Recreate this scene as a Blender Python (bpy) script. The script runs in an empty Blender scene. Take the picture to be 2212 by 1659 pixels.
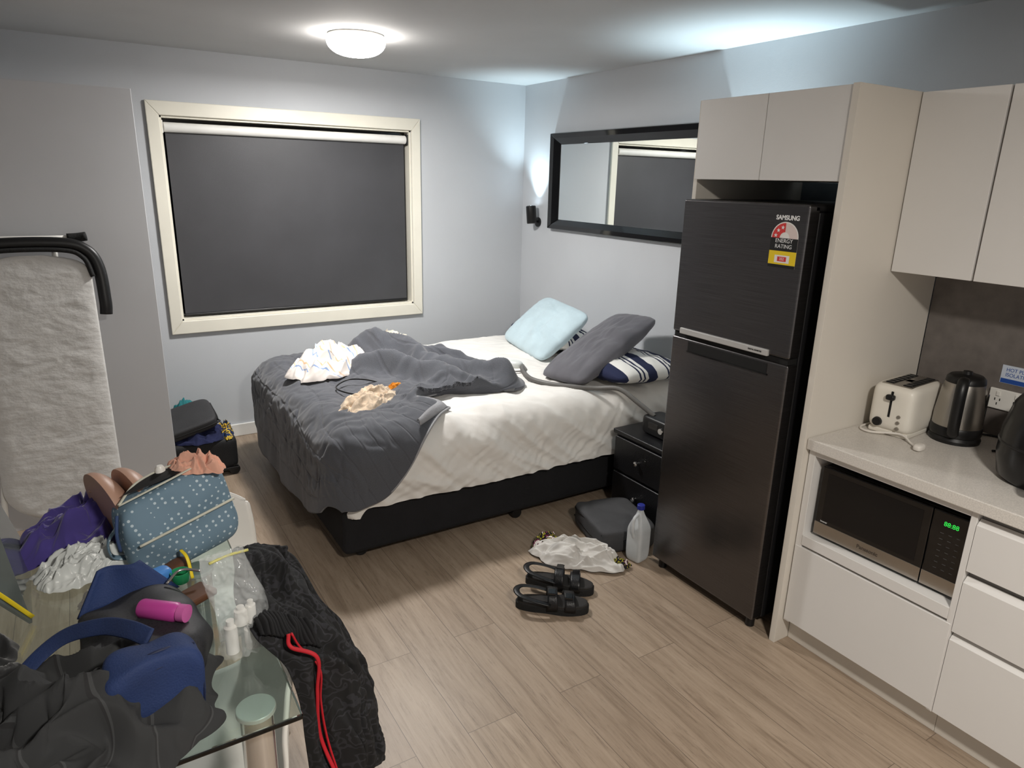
import bpy, bmesh, math, random
from mathutils import Vector, Matrix, noise, Euler
pi=math.pi
scene=bpy.context.scene
COL=scene.collection

# ---------------------------------------------------------------- materials
def lin(c):
    return tuple(((x/255)/12.92 if x/255<=0.04045 else ((x/255+0.055)/1.055)**2.4) for x in c)
MATS={}
def newmat(name):
    m=bpy.data.materials.new(name); m.use_nodes=True
    nt=m.node_tree; b=nt.nodes['Principled BSDF']
    return m,nt,b
def N(nt,t,**k):
    n=nt.nodes.new(t)
    for a,v in k.items(): setattr(n,a,v)
    return n
def coords(nt,kind='Object',scale=(1,1,1)):
    tc=N(nt,'ShaderNodeTexCoord'); mp=N(nt,'ShaderNodeMapping'); mp.inputs['Scale'].default_value=scale
    nt.links.new(tc.outputs[kind],mp.inputs['Vector']); return mp.outputs['Vector']
def ramp(nt,fac,stops,interp='LINEAR'):
    r=N(nt,'ShaderNodeValToRGB'); r.color_ramp.interpolation=interp
    e=r.color_ramp.elements
    while len(e)<len(stops): e.new(0.5)
    for i,(p,c) in enumerate(stops):
        e[i].position=p; e[i].color=(*lin(c),1)
    nt.links.new(fac,r.inputs['Fac']); return r.outputs['Color']
def mat(name,col,rough=0.5,metal=0.0,var=0.06,vscale=8,bump=0.0,bscale=40,bstretch=(1,1,1),spec=None,sheen=0,trans=0,ior=1.45,emit=0,coat=0,alpha=1):
    if name in MATS: return MATS[name]
    m,nt,b=newmat(name)
    v=coords(nt,'Object')
    if trans<0.5:
        n=N(nt,'ShaderNodeTexNoise'); n.inputs['Scale'].default_value=vscale; n.inputs['Detail'].default_value=4
        nt.links.new(v,n.inputs['Vector'])
        d=tuple(max(0,c*(1-var)) for c in col); l=tuple(min(255,c*(1+var)) for c in col)
        nt.links.new(ramp(nt,n.outputs['Fac'],[(0.3,d),(0.7,l)]),b.inputs['Base Color'])
    else:
        b.inputs['Base Color'].default_value=(*lin(col),1)
    b.inputs['Roughness'].default_value=rough; b.inputs['Metallic'].default_value=metal
    b.inputs['IOR'].default_value=ior
    if spec is not None: b.inputs['Specular IOR Level'].default_value=spec
    if sheen: b.inputs['Sheen Weight'].default_value=sheen
    if coat: b.inputs['Coat Weight'].default_value=coat
    if trans: b.inputs['Transmission Weight'].default_value=trans
    if alpha<1: b.inputs['Alpha'].default_value=alpha
    if emit:
        b.inputs['Emission Color'].default_value=(*lin(col),1); b.inputs['Emission Strength'].default_value=emit
    if bump:
        v2=coords(nt,'Object',bstretch)
        n2=N(nt,'ShaderNodeTexNoise'); n2.inputs['Scale'].default_value=bscale; n2.inputs['Detail'].default_value=5
        nt.links.new(v2,n2.inputs['Vector'])
        bp=N(nt,'ShaderNodeBump'); bp.inputs['Strength'].default_value=bump; bp.inputs['Distance'].default_value=0.01
        nt.links.new(n2.outputs['Fac'],bp.inputs['Height']); nt.links.new(bp.outputs['Normal'],b.inputs['Normal'])
    MATS[name]=m; return m

M_wall=mat('wall_paint',(197,200,204),0.75,var=0.012,vscale=2,bump=0.06,bscale=220)
M_ceil=mat('ceiling_paint',(197,198,199),0.85,var=0.01,vscale=3,bump=0.05,bscale=250)
M_part=mat('partition_paint',(200,201,204),0.5,var=0.015,vscale=2)
M_trim=mat('white_trim',(232,231,227),0.4,var=0.02)
M_cream=mat('cream_frame',(234,230,216),0.4,var=0.015,vscale=5)
M_cab=mat('white_laminate',(222,220,217),0.38,var=0.008,vscale=3)
M_cabin=mat('white_melamine',(216,210,200),0.5,var=0.01,vscale=3)
M_counter=mat('stone_worktop',(208,203,196),0.3,var=0.06,vscale=260)
M_splash=mat('splashback',(112,106,102),0.35,var=0.07,vscale=20)
M_black=mat('black_plastic',(18,18,19),0.4,var=0.1)
M_gblack=mat('gloss_black',(8,8,10),0.08,var=0.1,coat=0.5)
M_rubber=mat('black_rubber',(24,24,24),0.8,var=0.15,bump=0.3,bscale=120)
M_steel=mat('brushed_steel',(176,171,164),0.3,metal=1,var=0.05,vscale=4,bump=0.05,bscale=60,bstretch=(30,1,1))
M_silver=mat('satin_silver',(205,204,202),0.3,metal=0.35,var=0.02)
M_chrome=mat('chrome',(215,215,215),0.1,metal=1,var=0.01)
M_white=mat('white_plastic',(232,230,224),0.35,var=0.01)
M_cream_pl=mat('cream_plastic',(228,223,212),0.35,var=0.01)
M_blind=mat('blind_fabric',(66,66,69),0.45,var=0.05,vscale=3,bump=0.12,bscale=400)
M_glass=mat('table_glass',(222,238,232),0.0,trans=1,ior=1.45)
M_clear=mat('clear_plastic_film',(226,230,230),0.14,var=0.03,alpha=0.26,coat=0.7)
M_milkpl=mat('milk_plastic',(222,226,228),0.35,trans=0.35)
M_bedbase=mat('black_bed_fabric',(24,24,27),0.9,var=0.1,bump=0.3,bscale=300)
M_leather=mat('black_leatherette',(20,20,22),0.35,var=0.1,bump=0.15,bscale=200)
M_mirror=mat('mirror_glass',(235,240,240),0.0,metal=1,var=0)
M_sheet=mat('white_sheet',(228,225,220),0.85,var=0.02,vscale=5,bump=0.3,bscale=16,sheen=0.2)
M_gfab=mat('grey_pillow_fabric',(94,93,99),0.85,var=0.05,bump=0.1,bscale=300,sheen=0.2)
M_bluepil=mat('pale_blue_pillow_fabric',(184,204,212),0.85,var=0.03,bump=0.25,bscale=50,sheen=0.2)
M_iron=mat('silver_grey_cover',(202,200,197),0.5,var=0.02,vscale=12,bump=0.30,bscale=34,bstretch=(1,1,1.6))
M_cloth_w=mat('white_cotton',(224,218,210),0.9,var=0.03,sheen=0.2)
M_cotwarm=mat('warm_cream_cotton',(222,212,194),0.9,var=0.03,sheen=0.2)
M_beige=mat('beige_cotton',(205,184,160),0.9,var=0.16,vscale=40,sheen=0.2)
M_orange=mat('orange_cotton',(220,140,40),0.9)
M_purple=mat('purple_cotton',(68,57,126),0.9,var=0.12,sheen=0.4)
M_skin=mat('beige_satin',(186,148,128),0.45,var=0.05)
M_peach=mat('peach_fabric',(222,168,146),0.9,var=0.08,sheen=0.3)
M_plbag=mat('white_plastic_bag',(208,212,210),0.3,var=0.05)
M_brown=mat('brown_leather',(98,64,44),0.5,var=0.15)
M_yellow=mat('yellow_tape',(232,205,40),0.5)
M_blue=mat('blue_nylon',(30,48,90),0.75,var=0.1,bump=0.2,bscale=300)
M_lblue=mat('light_blue_plastic',(70,130,200),0.4)
M_green=mat('green_plastic',(40,140,90),0.3)
M_pink=mat('magenta_plastic',(178,64,142),0.4)
M_red=mat('red_cord',(180,22,36),0.7)
M_gbag=mat('dark_grey_nylon',(62,62,64),0.8,var=0.06,bump=0.2,bscale=300)
M_teal=mat('teal_fabric',(40,120,125),0.8)
M_navy=mat('navy_cotton',(28,34,70),0.9,var=0.1)
M_cord=mat('white_cord',(225,220,212),0.4)
M_gap=mat('dark_gap',(14,14,14),0.8)
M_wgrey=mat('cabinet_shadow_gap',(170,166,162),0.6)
M_hose=mat('grey_hose',(105,103,100),0.5)

def stripes(name,cols,scale,axis='X',rough=0.9,kind='UV'):
    m,nt,b=newmat(name); v=coords(nt,kind)
    s=N(nt,'ShaderNodeSeparateXYZ'); nt.links.new(v,s.inputs[0])
    mu=N(nt,'ShaderNodeMath',operation='MULTIPLY'); mu.inputs[1].default_value=scale
    nt.links.new(s.outputs[axis],mu.inputs[0])
    fr=N(nt,'ShaderNodeMath',operation='FRACT'); nt.links.new(mu.outputs[0],fr.inputs[0])
    nt.links.new(ramp(nt,fr.outputs[0],cols,'CONSTANT'),b.inputs['Base Color'])
    b.inputs['Roughness'].default_value=rough; return m
M_stripe=stripes('navy_white_stripe',[(0,(232,230,225)),(0.30,(24,32,66)),(0.62,(232,230,225)),(0.72,(24,32,66)),(0.78,(232,230,225)),(0.86,(24,32,66)),(0.92,(232,230,225))],2.6,'Y')
M_striw=stripes('white_blue_orange_stripe',[(0,(228,220,214)),(0.56,(140,165,205)),(0.62,(228,220,214)),(0.82,(222,184,148)),(0.88,(228,220,214))],5,'X')
M_plaid=stripes('charcoal_check',[(0,(44,45,46)),(0.45,(36,36,37)),(0.5,(60,61,62)),(0.54,(42,43,44))],6,'X')

def pattern_noise(name,cols,scale,detail=1,rough=0.9,interp='CONSTANT',kind='Object'):
    m,nt,b=newmat(name); v=coords(nt,kind)
    n=N(nt,'ShaderNodeTexNoise'); n.inputs['Scale'].default_value=scale; n.inputs['Detail'].default_value=detail
    nt.links.new(v,n.inputs['Vector'])
    nt.links.new(ramp(nt,n.outputs['Fac'],cols,interp),b.inputs['Base Color']); b.inputs['Roughness'].default_value=rough
    return m
M_camo=pattern_noise('dark_camouflage',[(0,(17,17,18)),(0.44,(36,36,40)),(0.49,(15,15,16)),(0.57,(42,42,46)),(0.61,(22,22,24))],26,1.5)
M_leo=pattern_noise('leopard_fabric',[(0,(60,36,30)),(0.45,(190,150,130)),(0.55,(80,50,40))],90,1)
M_scarf=pattern_noise('patterned_fabric',[(0,(30,28,34)),(0.42,(200,190,60)),(0.45,(30,28,34)),(0.55,(150,40,90)),(0.58,(225,220,215))],35,2)
M_yb=pattern_noise('yellow_blue_print',[(0,(30,50,90)),(0.5,(215,180,60)),(0.58,(30,35,50))],30,2)
M_gtee=pattern_noise('pale_grey_print_cotton',[(0,(150,148,146)),(0.36,(186,184,180)),(0.44,(206,203,198)),(1.0,(212,209,204))],9,2,interp='LINEAR')

def dots():
    m,nt,b=newmat('blue_polka_dot_fabric')
    tc=N(nt,'ShaderNodeTexCoord'); mp=N(nt,'ShaderNodeMapping'); mp.inputs['Rotation'].default_value=(0.5,0.2,0.78); mp.inputs['Scale'].default_value=(74,74,74)
    nt.links.new(tc.outputs['Object'],mp.inputs['Vector'])
    vo=N(nt,'ShaderNodeTexVoronoi'); vo.inputs['Scale'].default_value=1.0; vo.inputs['Randomness'].default_value=0.0
    nt.links.new(mp.outputs[0],vo.inputs['Vector'])
    nt.links.new(ramp(nt,vo.outputs['Distance'],[(0,(190,206,215)),(0.26,(108,134,152))],'CONSTANT'),b.inputs['Base Color'])
    b.inputs['Roughness'].default_value=0.75; return m
M_dots=dots()
def meshmat():
    m,nt,b=newmat('black_mesh_fabric'); v=coords(nt,'Object',(1,1,1))
    vo=N(nt,'ShaderNodeTexVoronoi'); vo.inputs['Scale'].default_value=190
    nt.links.new(v,vo.inputs['Vector'])
    nt.links.new(ramp(nt,vo.outputs['Distance'],[(0,(4,4,5)),(0.5,(34,34,38))]),b.inputs['Base Color'])
    b.inputs['Roughness'].default_value=0.6; return m
M_meshf=meshmat()
def duvetmat():
    m,nt,b=newmat('grey_quilted_duvet'); v=coords(nt,'UV')
    n=N(nt,'ShaderNodeTexNoise'); n.inputs['Scale'].default_value=300; nt.links.new(v,n.inputs['Vector'])
    nt.links.new(ramp(nt,n.outputs['Fac'],[(0.3,(68,70,76)),(0.7,(86,88,95))]),b.inputs['Base Color'])
    b.inputs['Roughness'].default_value=0.9; b.inputs['Sheen Weight'].default_value=0.25
    w=N(nt,'ShaderNodeTexWave',wave_type='BANDS',bands_direction='X'); w.inputs['Scale'].default_value=2.6; w.inputs['Distortion'].default_value=0.4
    nt.links.new(v,w.inputs['Vector'])
    r=ramp(nt,w.outputs['Fac'],[(0,(0,0,0)),(0.06,(255,255,255))])
    bp=N(nt,'ShaderNodeBump'); bp.inputs['Strength'].default_value=0.35; bp.inputs['Distance'].default_value=0.012
    nt.links.new(r,bp.inputs['Height']); nt.links.new(bp.outputs['Normal'],b.inputs['Normal'])
    return m
M_duvet=duvetmat()
def fridgemat():
    m,nt,b=newmat('black_brushed_steel'); v=coords(nt,'Object',(1,1.2,160))
    n=N(nt,'ShaderNodeTexNoise'); n.inputs['Scale'].default_value=4; n.inputs['Detail'].default_value=3; nt.links.new(v,n.inputs['Vector'])
    nt.links.new(ramp(nt,n.outputs['Fac'],[(0.3,(92,90,91)),(0.7,(110,108,109))]),b.inputs['Base Color'])
    b.inputs['Metallic'].default_value=0.95; b.inputs['Roughness'].default_value=0.24
    bp=N(nt,'ShaderNodeBump'); bp.inputs['Strength'].default_value=0.06; bp.inputs['Distance'].default_value=0.002
    nt.links.new(n.outputs['Fac'],bp.inputs['Height']); nt.links.new(bp.outputs['Normal'],b.inputs['Normal'])
    return m
M_fridge=fridgemat()
def floormat():
    m,nt,b=newmat('oak_plank_floor')
    tc=N(nt,'ShaderNodeTexCoord'); mp=N(nt,'ShaderNodeMapping'); mp.inputs['Rotation'].default_value=(0,0,pi/2)
    mp.inputs['Location'].default_value=(0.35,0.05,0)
    nt.links.new(tc.outputs['Object'],mp.inputs['Vector'])
    br=N(nt,'ShaderNodeTexBrick'); br.offset=0.37; br.offset_frequency=2
    br.inputs['Scale'].default_value=1; br.inputs['Brick Width'].default_value=1.22; br.inputs['Row Height'].default_value=0.18
    br.inputs['Mortar Size'].default_value=0.0011; br.inputs['Mortar Smooth'].default_value=0.2; br.inputs['Bias'].default_value=0
    br.inputs['Color1'].default_value=(0,0,0,1); br.inputs['Color2'].default_value=(1,1,1,1); br.inputs['Mortar'].default_value=(0.5,0.5,0.5,1)
    nt.links.new(mp.outputs[0],br.inputs['Vector'])
    mp2=N(nt,'ShaderNodeMapping'); mp2.inputs['Scale'].default_value=(20,1.3,1); nt.links.new(tc.outputs['Object'],mp2.inputs['Vector'])
    ad=N(nt,'ShaderNodeVectorMath',operation='MULTIPLY_ADD'); ad.inputs[1].default_value=(37,19,11)
    nt.links.new(br.outputs['Color'],ad.inputs[0]); nt.links.new(mp2.outputs[0],ad.inputs[2])
    n=N(nt,'ShaderNodeTexNoise'); n.inputs['Scale'].default_value=1.3; n.inputs['Detail'].default_value=9; n.inputs['Roughness'].default_value=0.68; n.inputs['Distortion'].default_value=1.1
    nt.links.new(ad.outputs[0],n.inputs['Vector'])
    g=ramp(nt,n.outputs['Fac'],[(0.26,(130,113,96)),(0.46,(160,143,125)),(0.62,(172,155,137)),(0.8,(182,167,149))])
    n3=N(nt,'ShaderNodeTexNoise'); n3.inputs['Scale'].default_value=6; n3.inputs['Detail'].default_value=10; n3.inputs['Roughness'].default_value=0.8
    nt.links.new(ad.outputs[0],n3.inputs['Vector'])
    f=ramp(nt,n3.outputs['Fac'],[(0.34,(128,118,108)),(0.47,(250,250,250))])
    mx=N(nt,'ShaderNodeMix',data_type='RGBA',blend_type='MULTIPLY'); mx.inputs['Factor'].default_value=0.55
    nt.links.new(g,mx.inputs[6]); nt.links.new(f,mx.inputs[7])
    pl=ramp(nt,br.outputs['Color'],[(0,(236,232,228)),(1,(255,253,250))])
    mx2=N(nt,'ShaderNodeMix',data_type='RGBA',blend_type='MULTIPLY'); mx2.inputs['Factor'].default_value=1
    nt.links.new(mx.outputs[2],mx2.inputs[6]); nt.links.new(pl,mx2.inputs[7])
    mx3=N(nt,'ShaderNodeMix',data_type='RGBA'); nt.links.new(br.outputs['Fac'],mx3.inputs['Factor'])
    nt.links.new(mx2.outputs[2],mx3.inputs[6]); mx3.inputs[7].default_value=(*lin((98,84,72)),1)
    nt.links.new(mx3.outputs[2],b.inputs['Base Color'])
    b.inputs['Roughness'].default_value=0.40
    bp=N(nt,'ShaderNodeBump'); bp.inputs['Strength'].default_value=0.15; bp.inputs['Distance'].default_value=0.003
    nt.links.new(n3.outputs['Fac'],bp.inputs['Height']); nt.links.new(bp.outputs['Normal'],b.inputs['Normal'])
    return m
M_floor=floormat()

# ---------------------------------------------------------------- builders
def finish(o,parent=None,kind=None,label=None,category=None,group=None):
    COL.objects.link(o)
    if parent is not None: o.parent=parent
    if kind: o['kind']=kind
    if label: o['label']=label
    if category: o['category']=category
    if group: o['group']=group
    return o
def meshobj(name,verts,faces,m,parent=None,smooth=True,M=None,uvs=None,solid=0,subs=0,**k):
    me=bpy.data.meshes.new(name)
    if M is not None: verts=[M@Vector(v) for v in verts]
    me.from_pydata([tuple(v) for v in verts],[],faces)
    if uvs is not None:
        ul=me.uv_layers.new(name='UVMap')
        for l in me.loops: ul.data[l.index].uv=uvs[l.vertex_index]
    me.materials.append(m)
    if smooth:
        for p in me.polygons: p.use_smooth=True
    bm=bmesh.new(); bm.from_mesh(me); bmesh.ops.recalc_face_normals(bm,faces=bm.faces); bm.to_mesh(me); bm.free()
    o=bpy.data.objects.new(name,me)
    if solid:
        s=o.modifiers.new('sol','SOLIDIFY'); s.thickness=solid; s.offset=0
    if subs:
        s=o.modifiers.new('sub','SUBSURF'); s.levels=subs; s.render_levels=subs
    return finish(o,parent,**k)
def box(name,lo,hi,m,parent=None,bevel=0.002,seg=2,M=None,**k):
    bm=bmesh.new()
    bmesh.ops.create_cube(bm,size=1)
    for v in bm.verts:
        v.co=Vector(((lo[i]+hi[i])/2+v.co[i]*(hi[i]-lo[i]) for i in range(3)))
    mn=min(hi[i]-lo[i] for i in range(3))
    bevel=min(bevel,mn*0.45)
    if bevel>0: bmesh.ops.bevel(bm,geom=bm.edges[:],offset=bevel,segments=seg,affect='EDGES',profile=0.5)
    if M is not None: bmesh.ops.transform(bm,matrix=M,verts=bm.verts)
    me=bpy.data.meshes.new(name); bm.to_mesh(me); bm.free(); me.materials.append(m)
    if bevel>0.004:
        for p in me.polygons: p.use_smooth=True
    o=bpy.data.objects.new(name,me)
    if bevel>0.004:
        w=o.modifiers.new('wn','WEIGHTED_NORMAL'); w.keep_sharp=False
    return finish(o,parent,**k)
def lathe(name,prof,m,parent=None,c=(0,0,0),seg=32,M=None,sx=1,sy=1,**k):
    vs=[];fs=[]
    for r,z in prof:
        for j in range(seg):
            a=2*pi*j/seg; vs.append((c[0]+r*sx*math.cos(a),c[1]+r*sy*math.sin(a),c[2]+z))
    for i in range(len(prof)-1):
        for j in range(seg):
            fs.append((i*seg+j,i*seg+(j+1)%seg,(i+1)*seg+(j+1)%seg,(i+1)*seg+j))
    if prof[0][0]>1e-5: fs.append(tuple(range(seg))[::-1])
    if prof[-1][0]>1e-5: fs.append(tuple((len(prof)-1)*seg+j for j in range(seg)))
    o=meshobj(name,vs,fs,m,parent,True,M,**k)
    es=o.modifiers.new('es','EDGE_SPLIT'); es.split_angle=math.radians(40)
    return o
def cyl(name,p0,p1,r,m,parent=None,seg=20,r2=None,**k):
    p0=Vector(p0);p1=Vector(p1); d=p1-p0; L=d.length
    M=Matrix.Translation(p0)@d.to_track_quat('Z','Y').to_matrix().to_4x4()
    r2=r if r2 is None else r2; b=min(r,r2,L)*0.12
    return lathe(name,[(r-b,0),(r,b),(r2,L-b),(r2-b,L)],m,parent,seg=seg,M=M,**k)
def catmull(pts,n):
    pts=[Vector(p) for p in pts]; out=[]
    P=[pts[0]*2-pts[1]]+pts+[pts[-1]*2-pts[-2]]
    S=len(pts)-1
    for i in range(n):
        t=i/(n-1)*S; k=min(int(t),S-1); f=t-k
        a,b,c,d=P[k:k+4]
        out.append(0.5*((2*b)+(c-a)*f+(2*a-5*b+4*c-d)*f*f+(3*b-a-3*c+d)*f**3))
    return out
def tube(name,pts,r,m,parent=None,n=40,seg=8,flat=1.0,ribs=0,up=(0,0,1),**k):
    P=catmull(pts,n); vs=[];fs=[]
    nrm=Vector(up)
    for i,p in enumerate(P):
        t=(P[min(i+1,n-1)]-P[max(i-1,0)]).normalized()
        nrm=(nrm-nrm.dot(t)*t)
        if nrm.length<1e-4: nrm=t.orthogonal()
        nrm.normalize(); bn=t.cross(nrm)
        rr=r*(1+(0.16 if (ribs and i%2) else 0))
        for j in range(seg):
            a=2*pi*j/seg; vs.append(p+nrm*math.sin(a)*rr*flat+bn*math.cos(a)*rr)
    for i in range(n-1):
        for j in range(seg):
            fs.append((i*seg+j,i*seg+(j+1)%seg,(i+1)*seg+(j+1)%seg,(i+1)*seg+j))
    fs.append(tuple(range(seg))[::-1]); fs.append(tuple((n-1)*seg+j for j in range(seg)))
    return meshobj(name,vs,fs,m,parent,**k)
def patch(name,fn,nu,nv,m,parent=None,solid=0,subs=0,uvscale=(1,1),**k):
    vs=[];uv=[];fs=[]
    for i in range(nu):
        for j in range(nv):
            u=i/(nu-1);v=j/(nv-1); vs.append(fn(u,v)); uv.append((u*uvscale[0],v*uvscale[1]))
    for i in range(nu-1):
        for j in range(nv-1):
            fs.append((i*nv+j,(i+1)*nv+j,(i+1)*nv+j+1,i*nv+j+1))
    return meshobj(name,vs,fs,m,parent,uvs=uv,solid=solid,subs=subs,**k)
def root(name,label,category,loc,rz=0,rx=0,ry=0,group=None):
    e=bpy.data.objects.new(name,None); e.empty_display_size=0.05
    e.location=loc; e.rotation_euler=(rx,ry,rz); finish(e,None,label=label,category=category,group=group); return e
def ridge(x,y,s,sc):
    p=Vector((x*sc,y*sc,s)); q=p+0.7*noise.noise_vector(p*0.8)
    return 1-2.4*abs(noise.noise(q))
def sm(a,b,x):
    t=max(0,min(1,(x-a)/(b-a))); return t*t*(3-2*t)
def crumple(name,c,rx,ry,h,m,seed,rot=0,parent=None,n=84,sc=1.6,foldn=1.0,**k):
    R=Matrix.Rotation(rot,3,'Z'); c=Vector(c); th=seed*1.37; ct,st=math.cos(th),math.sin(th)
    def fn(u,v):
        a=2*u-1;b=2*v-1
        X=a*math.sqrt(1-b*b/2);Y=b*math.sqrt(1-a*a/2); r=math.hypot(X,Y)
        ca,sa=(X/r,Y/r) if r>1e-5 else (1,0)
        bd=1+0.30*noise.noise(Vector((ca*1.3,sa*1.3,seed)))+0.16*noise.noise(Vector((ca*3.2,sa*3.2,seed+5)))*r
        base=max(0,1-r**2.6)
        xs=X*ct+Y*st; ys=-X*st+Y*ct
        rg=ridge(xs,ys*0.45,seed,sc); rg2=ridge(ys*0.9+0.3*xs,xs*0.5,seed+9,sc*1.9); rg3=ridge(xs,ys*0.7,seed+4,sc*3.6)
        z=h*(base*(0.48+0.40*rg*foldn)+base**0.5*(0.20*rg2+0.09*rg3)*foldn)
        z=max(z,0.0)+0.004+0.05*h*(1+rg2)*(1-base)
        wx=0.22*noise.noise(Vector((X*2.4,Y*2.4,seed+20)))*base+0.05*rg3*base; wy=0.22*noise.noise(Vector((X*2.4,Y*2.4,seed+30)))*base
        return c+R@Vector(((X*bd+wx)*rx,(Y*bd+wy)*ry,z))
    return patch(name,fn,n,n,m,parent,uvscale=(1,1),**k)
def pillow(name,M,L,W,T,m,seed=0,wr=0.012,parent=None,**k):
    n=40; vs=[];fs=[];uv=[]
    for side in (1,-1):
        for i in range(n+1):
            for j in range(n+1):
                u=-1+2*i/n; v=-1+2*j/n
                e=((1-abs(u)**3.2)*(1-abs(v)**3.2)); e=max(e,0)**0.55
                rc=1-0.10*(abs(u)*abs(v))**6
                z=side*T/2*e + wr*ridge(u*1.2,v,seed+side,1.7)*e+0.4*wr*ridge(u,v*2,seed+side+3,3.5)*e
                vs.append(M@Vector((u*L/2*rc,v*W/2*rc,z))); uv.append(((u+1)/2,(v+1)/2))
    K=(n+1)*(n+1)
    for s in (0,1):
        for i in range(n):
            for j in range(n):
                a=s*K+i*(n+1)+j; fs.append((a,a+n+1,a+n+2,a+1))
    o=meshobj(name,vs,fs,m,parent,uvs=uv,**k)
    bm=bmesh.new(); bm.from_mesh(o.data); bmesh.ops.remove_doubles(bm,verts=bm.verts,dist=0.0015); bmesh.ops.recalc_face_normals(bm,faces=bm.faces); bm.to_mesh(o.data); bm.free()
    return o
def frame_axes(o,xa,ya):
    xa=Vector(xa).normalized(); ya=Vector(ya); ya=(ya-ya.dot(xa)*xa).normalized(); za=xa.cross(ya)
    M=Matrix((xa,ya,za)).transposed().to_4x4(); M.translation=Vector(o); return M
def rbox(name,size,m,parent=None,M=None,p=5,n=20,deform=None,**k):
    bm=bmesh.new(); bmesh.ops.create_cube(bm,size=2); bmesh.ops.subdivide_edges(bm,edges=bm.edges[:],cuts=n,use_grid_fill=True)
    for v in bm.verts:
        c=v.co; s=(abs(c.x)**p+abs(c.y)**p+abs(c.z)**p)**(1/p)
        q=c/s; q=Vector((q.x*size[0]/2,q.y*size[1]/2,(q.z+1)*size[2]/2))
        if deform: q=deform(q)
        v.co=M@q if M is not None else q
    me=bpy.data.meshes.new(name); bm.to_mesh(me); bm.free(); me.materials.append(m)
    for f in me.polygons: f.use_smooth=True
    return finish(bpy.data.objects.new(name,me),parent,**k)
def text(name,body,size,M,m,parent=None,ext=0.0004,align='CENTER',bold=0.0,sx=1,**k):
    c=bpy.data.curves.new(name,'FONT'); c.body=body; c.size=size; c.extrude=ext; c.align_x=align; c.align_y='CENTER'; c.offset=bold
    t=bpy.data.objects.new('tmp',c); COL.objects.link(t)
    dg=bpy.context.evaluated_depsgraph_get(); dg.update()
    me=bpy.data.meshes.new_from_object(t.evaluated_get(dg)); bpy.data.objects.remove(t)
    me.transform(M@Matrix.Diagonal((sx,1,1,1))); me.materials.clear(); me.materials.append(m)
    return finish(bpy.data.objects.new(name,me),parent,**k)
def facing_mx(x,y,z):  # text plane facing -X
    M=Matrix(((0,0,-1),(-1,0,0),(0,1,0))).to_4x4(); M.translation=(x,y,z); return M

# ---------------------------------------------------------------- room
CZ=2.375; YB=4.65; XR=2.97; XL=-1.7; YF=-1.6
S=dict(kind='structure')
box('floor',(XL,YF,-0.1),(XR,YB,0),M_floor,bevel=0,**S)
box('ceiling',(XL,YF,CZ),(XR,YB,CZ+0.1),M_ceil,bevel=0,**S)
wx0,wx1,wz0,wz1=0.475,2.035,0.81,2.01
def boxes_mesh(name,bl,m,**k):
    vs=[];fs=[]
    for lo,hi in bl:
        o=len(vs)
        for x in (lo[0],hi[0]):
            for y in (lo[1],hi[1]):
                for z in (lo[2],hi[2]): vs.append((x,y,z))
        fs+= [tuple(o+i for i in f) for f in ((0,1,3,2),(4,6,7,5),(0,4,5,1),(2,3,7,6),(0,2,6,4),(1,5,7,3))]
    return meshobj(name,vs,fs,m,smooth=False,**k)
boxes_mesh('wall_back',[((XL,YB,0),(wx0,YB+0.15,CZ)),((wx1,YB,0),(XR+0.1,YB+0.15,CZ)),((wx0,YB,0),(wx1,YB+0.15,wz0)),((wx0,YB,wz1),(wx1,YB+0.15,CZ))],M_wall,**S)
box('wall_right',(XR,YF,0),(XR+0.1,YB,CZ),M_wall,bevel=0,**S)
box('wall_left',(XL-0.1,YF,0),(XL,YB,CZ),M_wall,bevel=0,**S)
box('wall_front',(XL,YF-0.1,0),(XR,YF,CZ),M_wall,bevel=0,**S)
box('wall_kitchen',(2.75,YF,0),(XR,1.372,2.0),M_splash,bevel=0,**S)
box('wall_partition',(XL,3.80,0),(0.285,3.86,2.06),M_part,bevel=0.002,**S)
box('baseboard_back',(0.29,YB-0.015,0),(XR,YB,0.085),M_trim,bevel=0.004,**S)
box('baseboard_right',(XR-0.015,2.1,0),(XR,YB-0.015,0.085),M_trim,bevel=0.004,**S)
w=bpy.data.objects.new('window_1',None); w.location=(1.255,YB,0.73); finish(w,None,kind='structure')
def wl(x,y,z): return (x-1.255,y-YB,z-0.73)
def wbox(n,a,b,m,bv=0.004): return box(n,wl(*a),wl(*b),m,w,bevel=bv)
ox0,ox1,oz0,oz1=0.408,2.10,0.73,2.087
def prism(name,pts_front,y0,y1,m,parent):
    vs=[wl(x,y0,z) for x,z in pts_front]+[wl(x,y1,z) for x,z in pts_front]; n=len(pts_front)
    fs=[tuple(range(n)),tuple(range(n,2*n))]+[(i,(i+1)%n,n+(i+1)%n,n+i) for i in range(n)]
    o=meshobj(name,vs,fs,m,parent,smooth=False)
    b=o.modifiers.new('b','BEVEL'); b.width=0.004; b.segments=2; return o
O=[(ox0,oz0),(ox1,oz0),(ox1,oz1),(ox0,oz1)]; I=[(wx0,wz0),(wx1,wz0),(wx1,wz1),(wx0,wz1)]
for i in range(4):
    j=(i+1)%4
    prism('architrave',[O[i],O[j],I[j],I[i]],YB-0.022,YB-0.001,M_cream,w)
for n,a,b in (('reveal',(wx0,YB,wz0),(wx0+0.012,YB+0.11,wz1)),('reveal',(wx1-0.012,YB,wz0),(wx1,YB+0.11,wz1)),('reveal',(wx0,YB,wz0),(wx1,YB+0.11,wz0+0.012)),('reveal',(wx0,YB,wz1-0.012),(wx1,YB+0.11,wz1))):
    wbox(n,a,b,M_cream,0.001)
wbox('window_pane',(wx0,YB+0.085,wz0),(wx1,YB+0.10,wz1),M_gblack,0.0)
bl=root('roller_blind','charcoal roller blind with white tube pulled down in window','window blind',(1.255,YB+0.028,0.83))
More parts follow.
